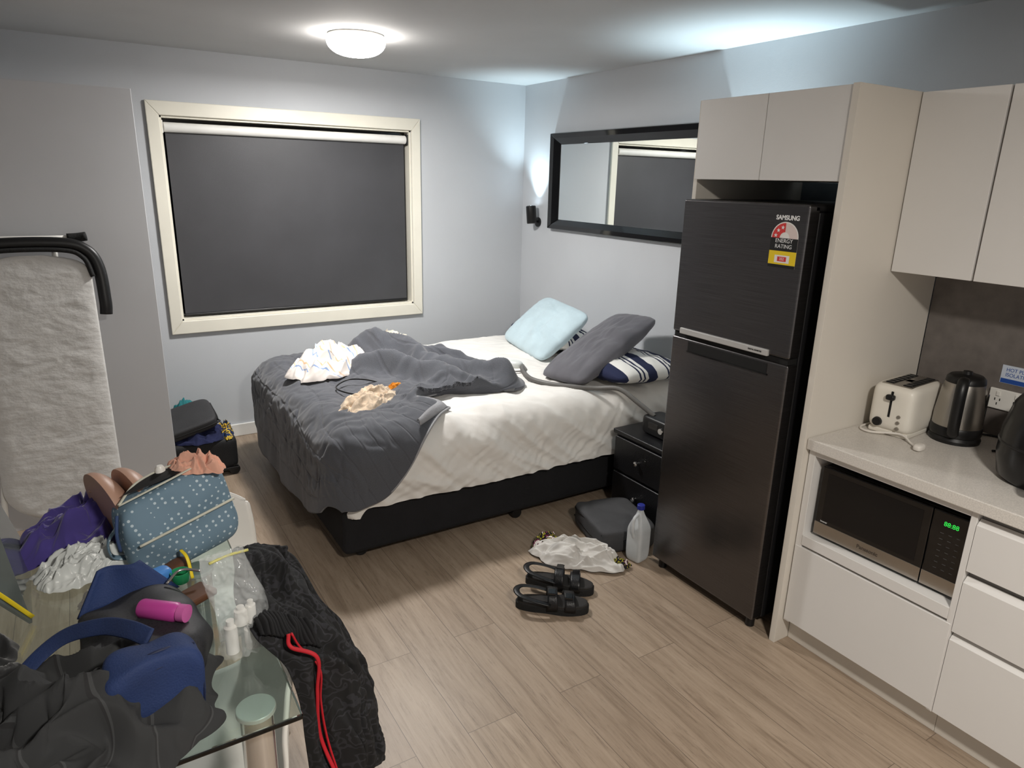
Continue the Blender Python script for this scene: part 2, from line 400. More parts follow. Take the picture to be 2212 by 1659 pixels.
box('blind_fabric',(-0.752,0.012,0.012),(0.745,0.015,1.12),M_blind,bl,bevel=0)
cyl('roller_tube',(-0.760,0.0,1.118),(0.752,0.0,1.118),0.028,M_trim,bl,seg=28)
cyl('bottom_rail',(-0.752,0.012,0.008),(0.745,0.012,0.008),0.009,M_black,bl,seg=10)
box('bracket',(0.755,-0.02,1.085),(0.763,0.02,1.155),M_black,bl); box('bracket',(-0.768,-0.02,1.085),(-0.762,0.02,1.155),M_white,bl)

cl=root('ceiling_lamp','round white frosted glass flush ceiling lamp','ceiling light',(1.30,3.62,CZ))
M_emit=mat('lamp_glass_glow',(255,249,242),0.4,emit=38)
lathe('mounting_ring',[(0.02,-0.001),(0.135,-0.001),(0.140,-0.008),(0.138,-0.024),(0.125,-0.026)],M_white,cl,seg=64)
prof=[(0.140,-0.028)]+[(0.145*math.cos(a)**0.8,-0.032-0.070*math.sin(a)) for a in [i*pi/2/14 for i in range(0,14)]]+[(0.0,-0.102)]
lathe('lamp_shade',prof,M_emit,cl,seg=64)

mr=root('wall_mirror','long rectangular mirror with wide glossy black frame on wall','mirror',(XR,3.435,1.36))
my0,my1,mz0,mz1=-0.815,0.82,0.0,0.67; fw=0.105
Op=[(my0,mz0),(my1,mz0),(my1,mz1),(my0,mz1)]; Ip=[(my0+fw,mz0+0.075),(my1-fw,mz0+0.075),(my1-fw,mz1-0.085),(my0+fw,mz1-0.085)]
for i in range(4):
    j=(i+1)%4; q=[Op[i],Op[j],Ip[j],Ip[i]]
    mid=lambda a,b,t:(a[0]*(1-t)+b[0]*t,a[1]*(1-t)+b[1]*t)
    r0=[(-0.001,*Op[i]),(-0.001,*Op[j])]; r1=[(-0.045,*mid(Op[i],Ip[i],.12)),(-0.045,*mid(Op[j],Ip[j],.12))]
    r2=[(-0.04,*mid(Op[i],Ip[i],.5)),(-0.04,*mid(Op[j],Ip[j],.5))]; r3=[(-0.014,*Ip[i]),(-0.014,*Ip[j])]; r4=[(-0.001,*Ip[i]),(-0.001,*Ip[j])]
    vs=r0+r1+r2+r3+r4; fs=[(0,1,3,2),(2,3,5,4),(4,5,7,6),(6,7,9,8),(0,2,4,6,8),(1,9,7,5,3),(0,8,9,1)]
    o=meshobj('frame_rail',vs,fs,M_gblack,mr,smooth=False); b=o.modifiers.new('b','BEVEL'); b.width=0.004;b.segments=3
box('mirror_glass',(-0.012,my0+fw-0.002,mz0+0.07),(-0.006,my1-fw+0.002,mz1-0.08),M_mirror,mr,bevel=0)

def sconce(y,lab,en,ang):
    s=root('wall_lamp',lab,'wall light',(XR,y,1.44),group='bedside wall lamps')
    lathe('wall_plate',[(0.0,0),(0.035,0),(0.035,0.012),(0.0,0.014)],M_black,s,M=Matrix.Translation((0,0,-0.04))@Matrix.Rotation(-pi/2,4,'Y'),seg=28)
    cyl('arm',(-0.012,0,-0.04),(-0.05,0,-0.02),0.007,M_black,s)
    Mt=Matrix.Translation((-0.066,0,0))@Matrix.Rotation(math.radians(-9),4,'X')
    lathe('lamp_body',[(0.0,-0.05),(0.034,-0.05),(0.037,-0.046),(0.037,0.075),(0.033,0.078),(0.033,0.05),(0.0,0.05)],M_black,s,M=Mt,seg=32)
    lathe('bulb',[(0.0,0.052),(0.027,0.052),(0.029,0.066),(0.018,0.078),(0,0.082)],mat('sconce_glow',(225,243,255),0.4,emit=14),s,M=Mt,seg=24)
    ld=bpy.data.lights.new('sconce_light','SPOT'); ld.energy=en; ld.color=(0.70,0.91,1.0); ld.spot_size=math.radians(ang); ld.spot_blend=1.0; ld.shadow_soft_size=0.03
    lo=bpy.data.objects.new('sconce_light',ld); lo.location=(-0.066,-0.002,0.10); lo.rotation_euler=(pi,0,0); COL.objects.link(lo); lo.parent=s
sconce(4.42,'small black cylinder wall lamp lit, beside mirror near corner',30,90)
sconce(2.45,'small black cylinder wall lamp lit, beside mirror near fridge',62,100)

# ---------------------------------------------------------------- bed
TOPZ=0.605
bed=root('bed','queen bed with black fabric base, white fitted sheet mattress','bed',(1.91,3.485,0))
def bl_(x,y,z): return (x-1.91,y-3.485,z)
box('bed_base',bl_(0.83,2.71,0.045),bl_(2.93,4.24,0.30),M_bedbase,bed,bevel=0.03,seg=4)
for cx,cy in ((0.93,2.78),(1.76,2.74),(2.7,2.80),(0.95,4.15),(1.76,4.2),(2.7,4.15)):
    a=bl_(cx,cy,0)
    lathe('caster',[(0.0,-0.012),(0.026,-0.012),(0.029,-0.008),(0.029,0.008),(0.026,0.012),(0,0.012)],M_black,bed,M=Matrix.Translation((a[0],a[1],0.029))@Matrix.Rotation(pi/2,4,'X'),seg=20)
    cyl('caster_stem',(a[0],a[1],0.035),(a[0],a[1],0.05),0.012,M_black,bed,seg=12)
def drape(x,y,lift,ex=0.93,ey=2.81,R=0.12,far=4.14,flare=0.06,wav=0.0,seed=0,headx=2.85):
    bx=min(max(x,ex),headx+9); by=min(max(y,ey),far)
    dx=x-bx; dy=y-by; d=math.hypot(dx,dy)
    z=TOPZ+lift
    if d<1e-6: return Vector((x,y,z))
    nx,ny=dx/d,dy/d; RR=R+lift
    q=RR*pi/2
    if d<q: th=d/RR; off=RR*math.sin(th); dr=RR*(1-math.cos(th))
    else:
        e=d-q; off=RR+e*flare; dr=RR+e
        off+=wav*min(e/0.25,1)*(noise.noise(Vector((bx*4+nx,by*4+ny*1.5,seed)))*1.0+0.22*noise.noise(Vector((bx*10+2*nx,by*10+2*ny,seed+3))))
    return Vector((bx+nx*off,by+ny*off,z-dr))
def sheetfn(u,v):
    x=0.56+(2.93-0.56)*u
    y0=2.40; y1=4.46
    y=y0+(y1-y0)*v
    p=drape(x,y,0.0,ex=0.96,ey=2.82,far=4.13,flare=0.03,wav=0.014,seed=4)
    w=0.013*ridge(p.x*1.0,p.y*1.0,2.2,2.2)+0.009*ridge(p.x,p.y*0.6,7,5)+0.005*ridge(p.x+p.y,p.y,9,11)
    side=1-sm(0.46,0.60,p.z)
    s2=0.018*ridge(p.x*1.0+p.z*0.9,p.z*0.7,11,4.5)+0.012*ridge(p.x*2.2+p.z*2.2,p.z*0.5,14,4)+0.006*ridge(p.x*1.5-p.z*1.5,p.z,17,9)
    if p.z>0.4: p.z+=w*(1-side)
    if y<2.8: p.y-=side*(s2+0.012)
    if p.z<0.40:
        lo=0.235+0.012*noise.noise(Vector((p.x*3,p.y*3,5)))
        p.z=lo+(p.z-0.20)*(0.40-lo)/0.20 if p.z>0.20 else lo
    return p-Vector((1.91,3.485,0))
patch('fitted_sheet',sheetfn,240,230,M_sheet,bed)
box('mattress',bl_(0.93,2.76,0.302),bl_(2.92,4.20,0.56),M_sheet,bed,bevel=0.05,seg=4)

def coons(c0,c1,d0,d1,n=80):
    C0=catmull(c0,n);C1=catmull(c1,n);D0=catmull(d0,n);D1=catmull(d1,n)
    def at(C,t):
        f=t*(n-1);k=min(int(f),n-2);f-=k; return C[k]*(1-f)+C[k+1]*f
    def fn(u,v):
        return (at(C0,u)*(1-v)+at(C1,u)*v+at(D0,v)*(1-u)+at(D1,v)*u
                -(C0[0]*(1-u)*(1-v)+C0[-1]*u*(1-v)+C1[0]*(1-u)*v+C1[-1]*u*v))
    return fn
A=(0.65,2.49,0);B=(1.42,2.84,0);C=(1.55,4.16,0);D=(0.60,4.33,0)
near=[A,(0.80,2.41,0),(0.98,2.41,0),(1.10,2.50,0),(1.20,2.64,0),(1.32,2.76,0),B]
foot=[A,(0.45,2.85,0),(0.38,3.2,0),(0.36,3.5,0),(0.39,3.85,0),(0.47,4.15,0),D]
head=[B,(1.33,2.99,0),(1.50,3.07,0),(1.72,2.99,0),(1.93,2.97,0),(2.0,3.15,0),(1.93,3.38,0),(1.80,3.62,0),(1.68,3.9,0),C]
farc=[D,(0.8,4.36,0),(1.1,4.33,0),(1.35,4.25,0),C]
cf=coons(near,farc,foot,head)
def segd(p,a,b):
    a=Vector(a);b=Vector(b);t=max(0,min(1,(p-a).dot(b-a)/(b-a).length_squared)); return (p-(a+(b-a)*t)).length
def duvetfn(u,v,extra=0.0):
    f=cf(u,v); x,y=f.x,f.y
    edge=min(u*6,(1-u)*14,v*14,(1-v)*14,1); edge=sm(0,1,edge)
    wv=noise.noise_vector(Vector((x*3.0,y*3.0,3.3)))*0.07
    p2=Vector((x+wv.x,y+wv.y))
    r1=min(segd(p2,(1.38,4.0),(1.62,3.62)),segd(p2,(1.62,3.62),(1.74,3.2)),segd(p2,(1.74,3.2),(1.90,3.08)))
    r2=min(segd(p2,(1.22,3.6),(1.45,3.35)),segd(p2,(1.45,3.35),(1.55,3.14)))
    r3=min(segd(p2,(1.70,3.85),(1.86,3.42)),segd(p2,(1.86,3.42),(1.93,3.2)))
    heap=0.115*math.exp(-(r1/0.075)**2)+0.085*math.exp(-(r2/0.06)**2)+0.06*math.exp(-(r3/0.045)**2)
    hp=sm(1.1,1.45,x)
    fold=0.036*ridge(x*0.9+0.5*y,y*0.55,1.7,3.4)*(0.30+1.3*hp)+0.016*ridge(x,y*0.7,5.1,7)*(0.35+hp)+0.006*ridge(x,y,8.1,16)
    lift=0.022+ (heap+max(fold,-0.016))*edge*1.0
    p=drape(x,y,max(lift,0.014)+extra,ex=0.93,ey=2.80,flare=0.10,wav=0.035,seed=2)
    p.z=max(p.z,0.05)
    return p
o=patch('duvet',duvetfn,210,220,M_duvet,None,solid=0.022,uvscale=(1.5,2.2),label='dark grey quilted duvet, crumpled and pushed toward bed foot',category='duvet')
M_pip=mat('pale_grey_piping',(150,150,152),0.85)
edge_pts=[duvetfn(0.40+0.60*i/23,0.0)+Vector((0,-0.006,0.006)) for i in range(24)]+[duvetfn(1.0,0.26*i/13)+Vector((0.0,-0.006,0.008)) for i in range(1,14)]
tube('duvet_piping',edge_pts,0.006,M_pip,o,n=120,seg=8)
def flapfn(u,v):
    a=catmull([(1.20,2.69,TOPZ+.02),(1.31,2.76,TOPZ+.03),(1.41,2.84,TOPZ+.03),(1.40,2.93,TOPZ+.03),(1.33,3.0,TOPZ+.035),(1.26,3.02,TOPZ+.045)],40)
    b=catmull([(1.20,2.72,TOPZ+.035),(1.28,2.79,TOPZ+.05),(1.35,2.86,TOPZ+.05),(1.35,2.92,TOPZ+.05),(1.30,2.97,TOPZ+.055),(1.25,3.0,TOPZ+.055)],40)
    k=min(int(u*39),38); f=u*39-k
    pa=a[k]*(1-f)+a[k+1]*f; pb=b[k]*(1-f)+b[k+1]*f
    p=pa*(1-v)+pb*v; p.z+=0.016*math.sin(pi*v); return p
patch('turned_back_edge',flapfn,50,12,mat('duvet_underside',(138,138,141),0.9,bump=0.3,bscale=120),o,solid=0.005)

crumple('bedsheet_bundle',(1.60,4.11,TOPZ-0.005),0.20,0.11,0.14,M_cotwarm,31,rot=-0.3,label='rumpled cream top sheet bunched beside grey duvet',category='bed sheet')
crumple('shirt',(1.11,3.73,TOPZ+0.035),0.31,0.20,0.14,M_striw,3,rot=0.75,n=110,sc=1.9,label='crumpled white shirt with blue and orange stripes on duvet',category='clothes')
oo=crumple('top_garment',(1.09,3.05,TOPZ+0.03),0.21,0.10,0.075,M_beige,8,rot=0.5,sc=2.0,label='crumpled beige patterned garment on grey duvet',category='clothes')
crumple('orange_trim',(1.27,3.15,TOPZ+0.045),0.05,0.03,0.04,M_orange,12,parent=oo)
tz=TOPZ-.655
tube('charging_cable',[(1.12,3.14,.70+tz),(1.03,3.22,.71+tz),(1.02,3.33,.71+tz),(1.10,3.38,.725+tz),(1.18,3.32,.73+tz),(1.24,3.26,.72+tz)],0.004,M_black,None,label='thin black charging cable looped on duvet',category='cable')

def PM(c,xa,ya): return frame_axes(c,xa,ya)
pillow('pillow',PM((2.69,3.72,TOPZ+0.08),(0.12,1,0),(-1,0.1,0.12)),0.70,0.46,0.13,M_stripe,5,label='navy and white striped pillow beneath pale blue pillow',category='pillow',group='bed pillows')
pillow('pillow',PM((2.61,2.97,TOPZ+0.072),(-0.06,1,0.02),(-1,0,0.05)),0.60,0.58,0.14,M_stripe,6,label='navy and white striped pillow beneath grey pillow',category='pillow',group='bed pillows')
pillow('pillow',PM((2.545,3.68,TOPZ+0.165),(0.16,1,0.03),(0.76,0.0,0.62)),0.66,0.44,0.14,M_bluepil,7,label='pale blue pillow leaning on striped pillow near wall',category='pillow',group='bed pillows')
pillow('pillow',PM((2.49,3.02,TOPZ+0.18),(0.66,0.14,0.27),(0.10,-1,0.02)),0.74,0.34,0.14,M_gfab,9,label='dark grey pillow resting diagonally on striped pillow',category='pillow',group='bed pillows')

ns=root('nightstand','black leatherette nightstand with two drawers beside bed','nightstand',(2.28,2.40,0))
box('body',(0.012,-0.205,0.02),(0.45,0.20,0.43),M_leather,ns,bevel=0.008)
box('top_panel',(-0.005,-0.215,0.43),(0.46,0.21,0.455),M_leather,ns,bevel=0.006)
for z0,z1 in ((0.235,0.42),(0.035,0.222)):
    d=box('drawer',(-0.006,-0.195,z0),(0.014,0.19,z1),M_leather,ns,bevel=0.006)
    lathe('knob',[(0,0),(0.006,0),(0.006,0.012),(0.013,0.016),(0.013,0.022),(0.006,0.027),(0,0.027)],M_chrome,d,M=Matrix.Translation((-0.006,0.0,(z0+z1)/2))@Matrix.Rotation(-pi/2,4,'Y'),seg=20)
for y in (-0.18,0.17):
    for x in (0.04,0.42): box('foot',(x-0.015,y-0.015,0),(x+0.015,y+0.015,0.02),M_black,ns)
cp=root('breathing_machine','small black bedside breathing machine on nightstand','medical device',(2.43,2.40,0.455))
rbox('machine_body',(0.14,0.20,0.10),M_black,cp,p=6)
box('display',(-0.071,-0.03,0.04),(-0.067,0.04,0.075),M_gblack,cp,bevel=0.002)
lathe('dial',[(0,0),(0.016,0),(0.015,0.012),(0,0.012)],M_chrome,cp,M=Matrix.Translation((-0.067,-0.055,0.05))@Matrix.Rotation(-pi/2,4,'Y'))
hz=TOPZ+0.029
tube('breathing_hose',[(2.40,2.44,0.55),(2.37,2.54,0.60),(2.33,2.65,0.65),(2.26,2.76,hz),(2.17,2.84,hz),(2.09,2.94,hz),(2.05,3.06,hz),(2.08,3.19,hz),(2.12,3.28,hz+.008)],0.012,M_hose,None,n=240,seg=10,ribs=1,label='grey ribbed breathing hose lying across bed sheet',category='hose')
mk=root('breathing_mask','clear and white breathing mask with straps on sheet','medical mask',(2.12,3.36,TOPZ+0.012),rz=0.6)
rbox('mask_cushion',(0.07,0.10,0.05),M_plbag,mk,p=2.5)
tube('strap',[(0,0.05,0.03),(-0.06,0.10,0.012),(-0.12,0.06,0.012),(-0.12,-0.04,0.015),(-0.05,-0.09,0.012),(0,-0.05,0.03)],0.009,M_hose,mk,flat=0.3)

# ---------------------------------------------------------------- fridge
fr=root('fridge','tall dark steel top-freezer fridge with energy sticker','fridge',(2.06,1.75,0))
FY0,FY1=-0.285,0.285
box('cabinet_body',(0.065,FY0+0.005,0.04),(0.66,FY1-0.005,1.62),mat('fridge_side',(26,26,28),0.4),fr,bevel=0.006)
box('top_cover',(0.03,FY0,1.62),(0.66,FY1,1.645),M_black,fr,bevel=0.006)
d1=box('freezer_door',(0,FY0,1.115),(0.06,FY1,1.645),M_fridge,fr,bevel=0.009,seg=3)
d2=box('fridge_door',(0,FY0,0.05),(0.06,FY1,1.095),M_fridge,fr,bevel=0.009,seg=3)
box('handle_trim',(-0.010,-0.20,1.112),(0.004,0.235,1.136),M_silver,d1,bevel=0.003)
box('handle_recess',(-0.002,-0.20,1.045),(0.004,0.19,1.085),M_gap,d2,bevel=0.001)
box('handle_recess_lip',(-0.004,-0.205,1.040),(0.004,0.195,1.046),M_gblack,d2,bevel=0.001)
box('door_gap',(0.008,FY0+0.008,1.09),(0.058,FY1-0.008,1.12),M_gap,fr,bevel=0)
for y in (-0.25,0.25): cyl('levelling_foot',(0.04,y,0),(0.04,y,0.05),0.018,M_black,fr)
for y in (-0.25,0.25): cyl('rear_foot',(0.6,y,0),(0.6,y,0.045),0.018,M_black,fr)
M_wtxt=mat('white_ink',(235,235,235),0.5,var=0); M_blk=mat('black_ink',(15,15,15),0.5,var=0)
text('brand_lettering','SAMSUNG',0.0215,facing_mx(-0.0006,-0.205,1.598),M_wtxt,d1,bold=0.0007,sx=0.95)
text('inverter_lettering','DIGITAL INVERTER',0.008,facing_mx(-0.0106,-0.145,1.124),M_blk,d1,sx=0.9)
es=root('energy_sticker','arched energy rating sticker, red stars and yellow panel on fridge','sticker',(2.0592,1.548,1.43))
def disc_sector(name,r0,r1,a0,a1,cz,x,m,parent,n=24):
    vs=[];fs=[]
    for i in range(n+1):
        a=a0+(a1-a0)*i/n
        vs+= [(x,-r0*math.cos(a),cz+r0*math.sin(a)),(x,-r1*math.cos(a),cz+r1*math.sin(a))]
    for i in range(n): fs.append((2*i,2*i+1,2*i+3,2*i+2))
    o=meshobj(name,vs,fs,m,parent,smooth=False); s=o.modifiers.new('s','SOLIDIFY'); s.thickness=0.0003; return o
M_rs=mat('sticker_red',(214,60,60),0.4,var=0); M_yl=mat('sticker_yellow',(236,205,40),0.4,var=0); M_ws=mat('sticker_white',(235,232,228),0.4,var=0)
box('label_panel',(-0.0004,-0.055,0.0),(0.0002,0.055,0.10),M_ws,es,bevel=0)
disc_sector('label_arch',0.0,0.055,0,pi,0.10,-0.0003,M_ws,es)
disc_sector('star_arc',0.020,0.051,pi*0.5,pi,0.10,-0.0008,M_rs,es)
disc_sector('grey_arc',0.020,0.051,0,pi*0.49,0.10,-0.0008,mat('sticker_pale',(222,205,200),0.4,var=0),es)
box('black_band',(-0.0009,-0.055,0.056),(-0.0003,0.055,0.100),M_blk,es,bevel=0)
box('yellow_panel',(-0.0009,-0.055,0.010),(-0.0003,0.055,0.056),M_yl,es,bevel=0)
box('white_number_box',(-0.0013,-0.03,0.016),(-0.0009,0.03,0.042),M_ws,es,bevel=0)
box('red_number_box',(-0.0016,-0.018,0.021),(-0.0012,0.018,0.037),M_rs,es,bevel=0)
box('black_footer',(-0.0009,-0.055,0.0),(-0.0003,0.055,0.010),M_blk,es,bevel=0)
text('energy_lettering','ENERGY\nRATING',0.019,facing_mx(-0.0012,-0.0,0.081),M_wtxt,es,ext=0.0002)
text('consumption_number','352',0.013,facing_mx(-0.0018,0.0,0.029),M_wtxt,es,ext=0.0002)
def star(y,z,r):
    vs=[]
    for i in range(10):
        a=pi/2+i*pi/5; q=r if i%2==0 else r*0.42; vs.append((-0.0013,y+q*math.cos(a),z+q*math.sin(a)))
    return meshobj('star',vs,[tuple(range(10))],M_wtxt,es,smooth=False)
for a in (0.22,0.75,1.28): star(0.037*math.cos(a),0.10+0.037*math.sin(a),0.008)

# ---------------------------------------------------------------- kitchen cabinets
tc=root('overhead_cabinet','white two-door cabinet above fridge with tall side panels','cabinet',(2.10,1.715,0))
box('body',(0.018,-0.312,1.72),(0.62,0.315,2.008),M_cabin,tc,bevel=0.001)
box('door',(0,-0.312,1.72),(0.017,0.0035,2.010),M_cab,tc,bevel=0.0015)
box('door',(0,0.0065,1.72),(0.017,0.316,2.010),M_cab,tc,bevel=0.0015)
box('side_panel',(-0.01,-0.341,0.0),(0.648,-0.317,2.012),M_cabin,tc,bevel=0.001)
box('side_panel',(0.02,0.320,0.0),(0.80,0.340,2.012),M_cabin,tc,bevel=0.001)
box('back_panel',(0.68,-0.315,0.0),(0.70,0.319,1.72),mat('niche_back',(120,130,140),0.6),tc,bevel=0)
uc_y=[(1.105,1.371),(0.66,1.10),(0.2,0.655)]
for i,(a,b) in enumerate(uc_y):
    u=root('wall_cabinet','white handleless wall cabinet above worktop','cabinet',(2.43,(a+b)/2,1.43),group='wall cabinets')
    h=(b-a)/2
    box('body',(0.019,-h,0.0),(0.318,h,0.578),M_cabin,u,bevel=0.001)
    box('door',(0,-h+0.0015,-0.008),(0.018,h-0.0015,0.58),M_cab,u,bevel=0.0015)
box('worktop',(2.10,-0.6,0.808),(2.749,1.372,0.848),M_counter,None,bevel=0.003,label='pale stone kitchen worktop with toaster and kettle',category='worktop')
bu=root('base_cabinet','white base unit with open microwave shelf and drawer','cabinet',(2.12,1.09,0))
def b2(x,y,z): return (x-2.12,y-1.09,z)
def bb(n,a,b,m,p=bu,bv=0.0015): return box(n,b2(*a),b2(*b),m,p,bevel=bv)
bb('side_panel',(2.12,1.345,0.10),(2.74,1.37,0.806),M_cab)
bb('side_panel',(2.12,0.81,0.10),(2.74,0.828,0.806),M_cab)
bb('top_rail',(2.12,0.828,0.785),(2.74,1.345,0.806),M_cab)
bb('shelf',(2.118,0.828,0.435),(2.74,1.345,0.475),M_cab)
bb('back_panel',(2.70,0.828,0.475),(2.72,1.345,0.785),M_cabin)
bb('carcass',(2.145,0.828,0.10),(2.74,1.345,0.43),M_cabin)
bb('drawer',(2.118,0.814,0.105),(2.138,1.368,0.425),M_cab)
bb('toe_kick',(2.17,0.81,0.0),(2.19,1.372,0.10),M_cabin)
def drawers(y0,y1,lab):
    u=root('drawer_cabinet',lab,'cabinet',(2.12,(y0+y1)/2,0),group='drawer units'); h=(y1-y0)/2
    box('body',(0.03,-h,0.10),(0.62,h,0.805),M_wgrey,u,bevel=0.001)
    for z0,z1 in ((0.615,0.765),(0.405,0.575),(0.105,0.375)):
        vs=[(-0.002,-h+.0015,z0),(-0.002,h-.0015,z0),(-0.002,h-.0015,z1),(-0.002,-h+.0015,z1),(0.018,-h+.0015,z0),(0.018,h-.0015,z0),(0.018,h-.0015,z1+0.018),(0.018,-h+.0015,z1+0.018)]
        meshobj('drawer',vs,[(0,1,2,3),(4,5,6,7),(0,1,5,4),(3,2,6,7),(0,3,7,4),(1,2,6,5)],M_cab,u,smooth=False)
    box('toe_kick',(0.05,-h,0.0),(0.07,h,0.10),M_cabin,u,bevel=0.001)
drawers(0.36,0.809,'white three-drawer base cabinet with recessed finger pulls')
drawers(-0.10,0.359,'white three-drawer base cabinet with recessed finger pulls')

mw=root('microwave','black and stainless microwave oven on open shelf','microwave',(2.155,1.083,0.475),rz=math.radians(1.5))
W2=0.243
box('body',(0.02,-W2,0.012),(0.40,W2,0.275),mat('microwave_shell',(40,40,42),0.4,metal=0.5),mw,bevel=0.004)
for y in (-0.2,0.2):
    for x in (0.05,0.36): cyl('rubber_foot',(x,y,0.0005),(x,y,0.013),0.012,M_rubber,mw,seg=14)
md=box('door',(0,-0.135,0.012),(0.02,W2,0.275),M_gblack,mw,bevel=0.003)
box('window',(-0.0008,-0.11,0.075),(0.001,W2-0.025,0.255),mat('microwave_window',(14,14,16),0.15),md,bevel=0)
box('steel_strip',(-0.002,-0.134,0.013),(0.002,W2-0.001,0.062),M_steel,md,bevel=0.001)
text('brand_lettering','Panasonic',0.019,facing_mx(-0.0026,0.04,0.038),mat('steel_ink',(70,62,55),0.5),md,bold=0.0003)
text('inverter_lettering','Inverter',0.009,facing_mx(-0.0014,W2-0.035,0.07),M_wtxt,md,sx=0.9)
cp2=box('control_panel',(0,-W2,0.012),(0.02,-0.137,0.275),M_gblack,mw,bevel=0.003)
box('steel_strip',(-0.002,-W2+0.001,0.013),(0.002,-0.138,0.062),M_steel,cp2,bevel=0.001)
M_led=mat('green_led',(50,215,80),0.5,var=0,emit=0.6)
text('clock_digits','88:88',0.021,facing_mx(-0.0012,-0.195,0.238),M_led,cp2,sx=0.95)
for r in range(7):
    for c in range(3):
        box('key_mark',(-0.0012,-0.168-c*0.024-0.010,0.205-r*0.02),(0.0005,-0.168-c*0.024,0.2062-r*0.02),mat('key_ink',(80,80,80),0.5),cp2,bevel=0)

tt=root('toaster','cream two-slot toaster with lever and dial on worktop','toaster',(2.50,1.265,0.848),rz=math.radians(4))
rbox('toaster_body',(0.24,0.155,0.175),M_cream_pl,tt,M=Matrix.Translation((0,0,0.012)),p=7)
box('base',(-0.11,-0.07,0.0),(0.11,0.07,0.02),M_cream_pl,tt,bevel=0.006)
for y in (-0.03,0.03):
    box('bread_slot',(-0.09,y-0.014,0.1855),(0.095,y+0.014,0.189),M_gap,tt,bevel=0.001)
    for k in range(6): box('slot_wire',(-0.08+k*0.03,y-0.013,0.188),(-0.0775+k*0.03,y+0.013,0.190),M_chrome,tt,bevel=0)
box('top_plate',(-0.10,-0.052,0.183),(0.105,0.052,0.187),M_steel,tt,bevel=0.002)
box('lever_track',(-0.1215,-0.004,0.07),(-0.118,0.004,0.165),M_gap,tt,bevel=0.001)
rbox('lever',(0.02,0.03,0.02),M_black,tt,M=Matrix.Translation((-0.13,0,0.135)),p=4,n=6)
lathe('browning_dial',[(0,0),(0.017,0),(0.015,0.012),(0,0.013)],M_black,tt,M=Matrix.Translation((-0.117,0.035,0.045))@Matrix.Rotation(-pi/2,4,'Y'))
for k in range(3):
    lathe('button',[(0,0),(0.007,0),(0.006,0.006),(0,0.006)],M_steel,tt,M=Matrix.Translation((-0.118,-0.035,0.035+k*0.022))@Matrix.Rotation(-pi/2,4,'Y'),seg=14)
tube('power_cord',[(0.09,0.07,0.03),(0.0,0.09,0.006),(-0.12,0.09,0.006),(-0.15,0.04,0.008),(-0.12,-0.05,0.02),(-0.14,-0.10,0.006),(-0.17,-0.13,0.008)],0.004,M_cord,tt,n=60)
rbox('plug',(0.05,0.03,0.025),M_cord,tt,M=Matrix.Translation((-0.17,-0.14,0.0)),p=3,n=8)
kt=root('kettle','brushed steel electric kettle with black handle on worktop','kettle',(2.57,1.115,0.848),rz=math.radians(200))
lathe('power_base',[(0,0),(0.080,0),(0.082,0.012),(0.076,0.022),(0,0.022)],M_black,kt)
lathe('kettle_body',[(0,0.024),(0.076,0.024),(0.078,0.035),(0.077,0.10),(0.068,0.185),(0.060,0.215),(0,0.215)],M_steel,kt,seg=40)
lathe('collar',[(0.079,0.024),(0.0805,0.03),(0.0805,0.055),(0.078,0.058)],M_black,kt,seg=40)
lathe('lid',[(0.062,0.212),(0.060,0.228),(0.05,0.238),(0.0,0.243)],M_black,kt,seg=40)
lathe('lid_knob',[(0,0.24),(0.016,0.24),(0.014,0.252),(0,0.254)],M_black,kt,seg=20)
tube('handle',[(0.053,0,0.228),(0.096,0,0.232),(0.118,0,0.19),(0.115,0,0.11),(0.098,0,0.05),(0.074,0,0.04)],0.013,M_black,kt,flat=1.4,up=(0,1,0))
tube('spout',[(-0.053,0,0.185),(-0.073,0,0.205),(-0.088,0,0.225)],0.02,M_steel,kt,n=10,seg=14)
box('water_gauge',(-0.012,0.0715,0.07),(0.012,0.077,0.18),M_gblack,kt,bevel=0.002)
tube('power_cord',[(-0.07,0.03,0.008),(-0.12,0.10,0.005),(-0.08,0.18,0.005),(0.02,0.17,0.005),(0.06,0.12,0.005)],0.004,M_black,kt)
af=root('air_fryer','glossy black rounded countertop air fryer on worktop','air fryer',(2.42,0.765,0.848),rz=0.2)
lathe('fryer_body',[(0,0),(0.12,0),(0.135,0.015),(0.147,0.08),(0.145,0.16),(0.128,0.24),(0.095,0.295),(0.045,0.315),(0,0.318)],mat('satin_black',(14,14,15),0.25,var=0.1),af,seg=48)
lathe('seam_ring',[(0.1455,0.115),(0.149,0.118),(0.149,0.122),(0.1455,0.125)],M_black,af,seg=48)
tube('basket_handle',[(-0.14,0,0.07),(-0.19,0,0.075),(-0.215,0,0.07),(-0.22,0,0.05)],0.018,M_black,af,n=14,seg=12)
box('control_display',(-0.150,-0.035,0.16),(-0.138,0.035,0.21),M_black,af,bevel=0.003)
ou=root('power_outlet','white double wall power outlet on splashback','power outlet',(2.749,1.045,0.985))
box('plate',(-0.010,-0.06,-0.037),(0,0.06,0.037),M_white,ou,bevel=0.003)
for y in (-0.03,0.03):
    box('switch',(-0.014,y-0.006,0.012),(-0.009,y+0.006,0.028),M_white,ou,bevel=0.001)
    for dy,dz in ((-0.008,0.0),(0.008,0.0),(0,-0.016)): box('socket_slot',(-0.0106,y+dy-0.0015,dz-0.006),(-0.0098,y+dy+0.0015,dz+0.003),M_gap,ou,bevel=0)
sg=root('isolation_sign','small blue and white hotplate isolation switch label','sign',(2.7485,1.03,1.08))
box('plate',(-0.0012,-0.06,-0.035),(0,0.055,0.03),mat('sign_white',(205,214,228),0.5,var=0),sg,bevel=0)
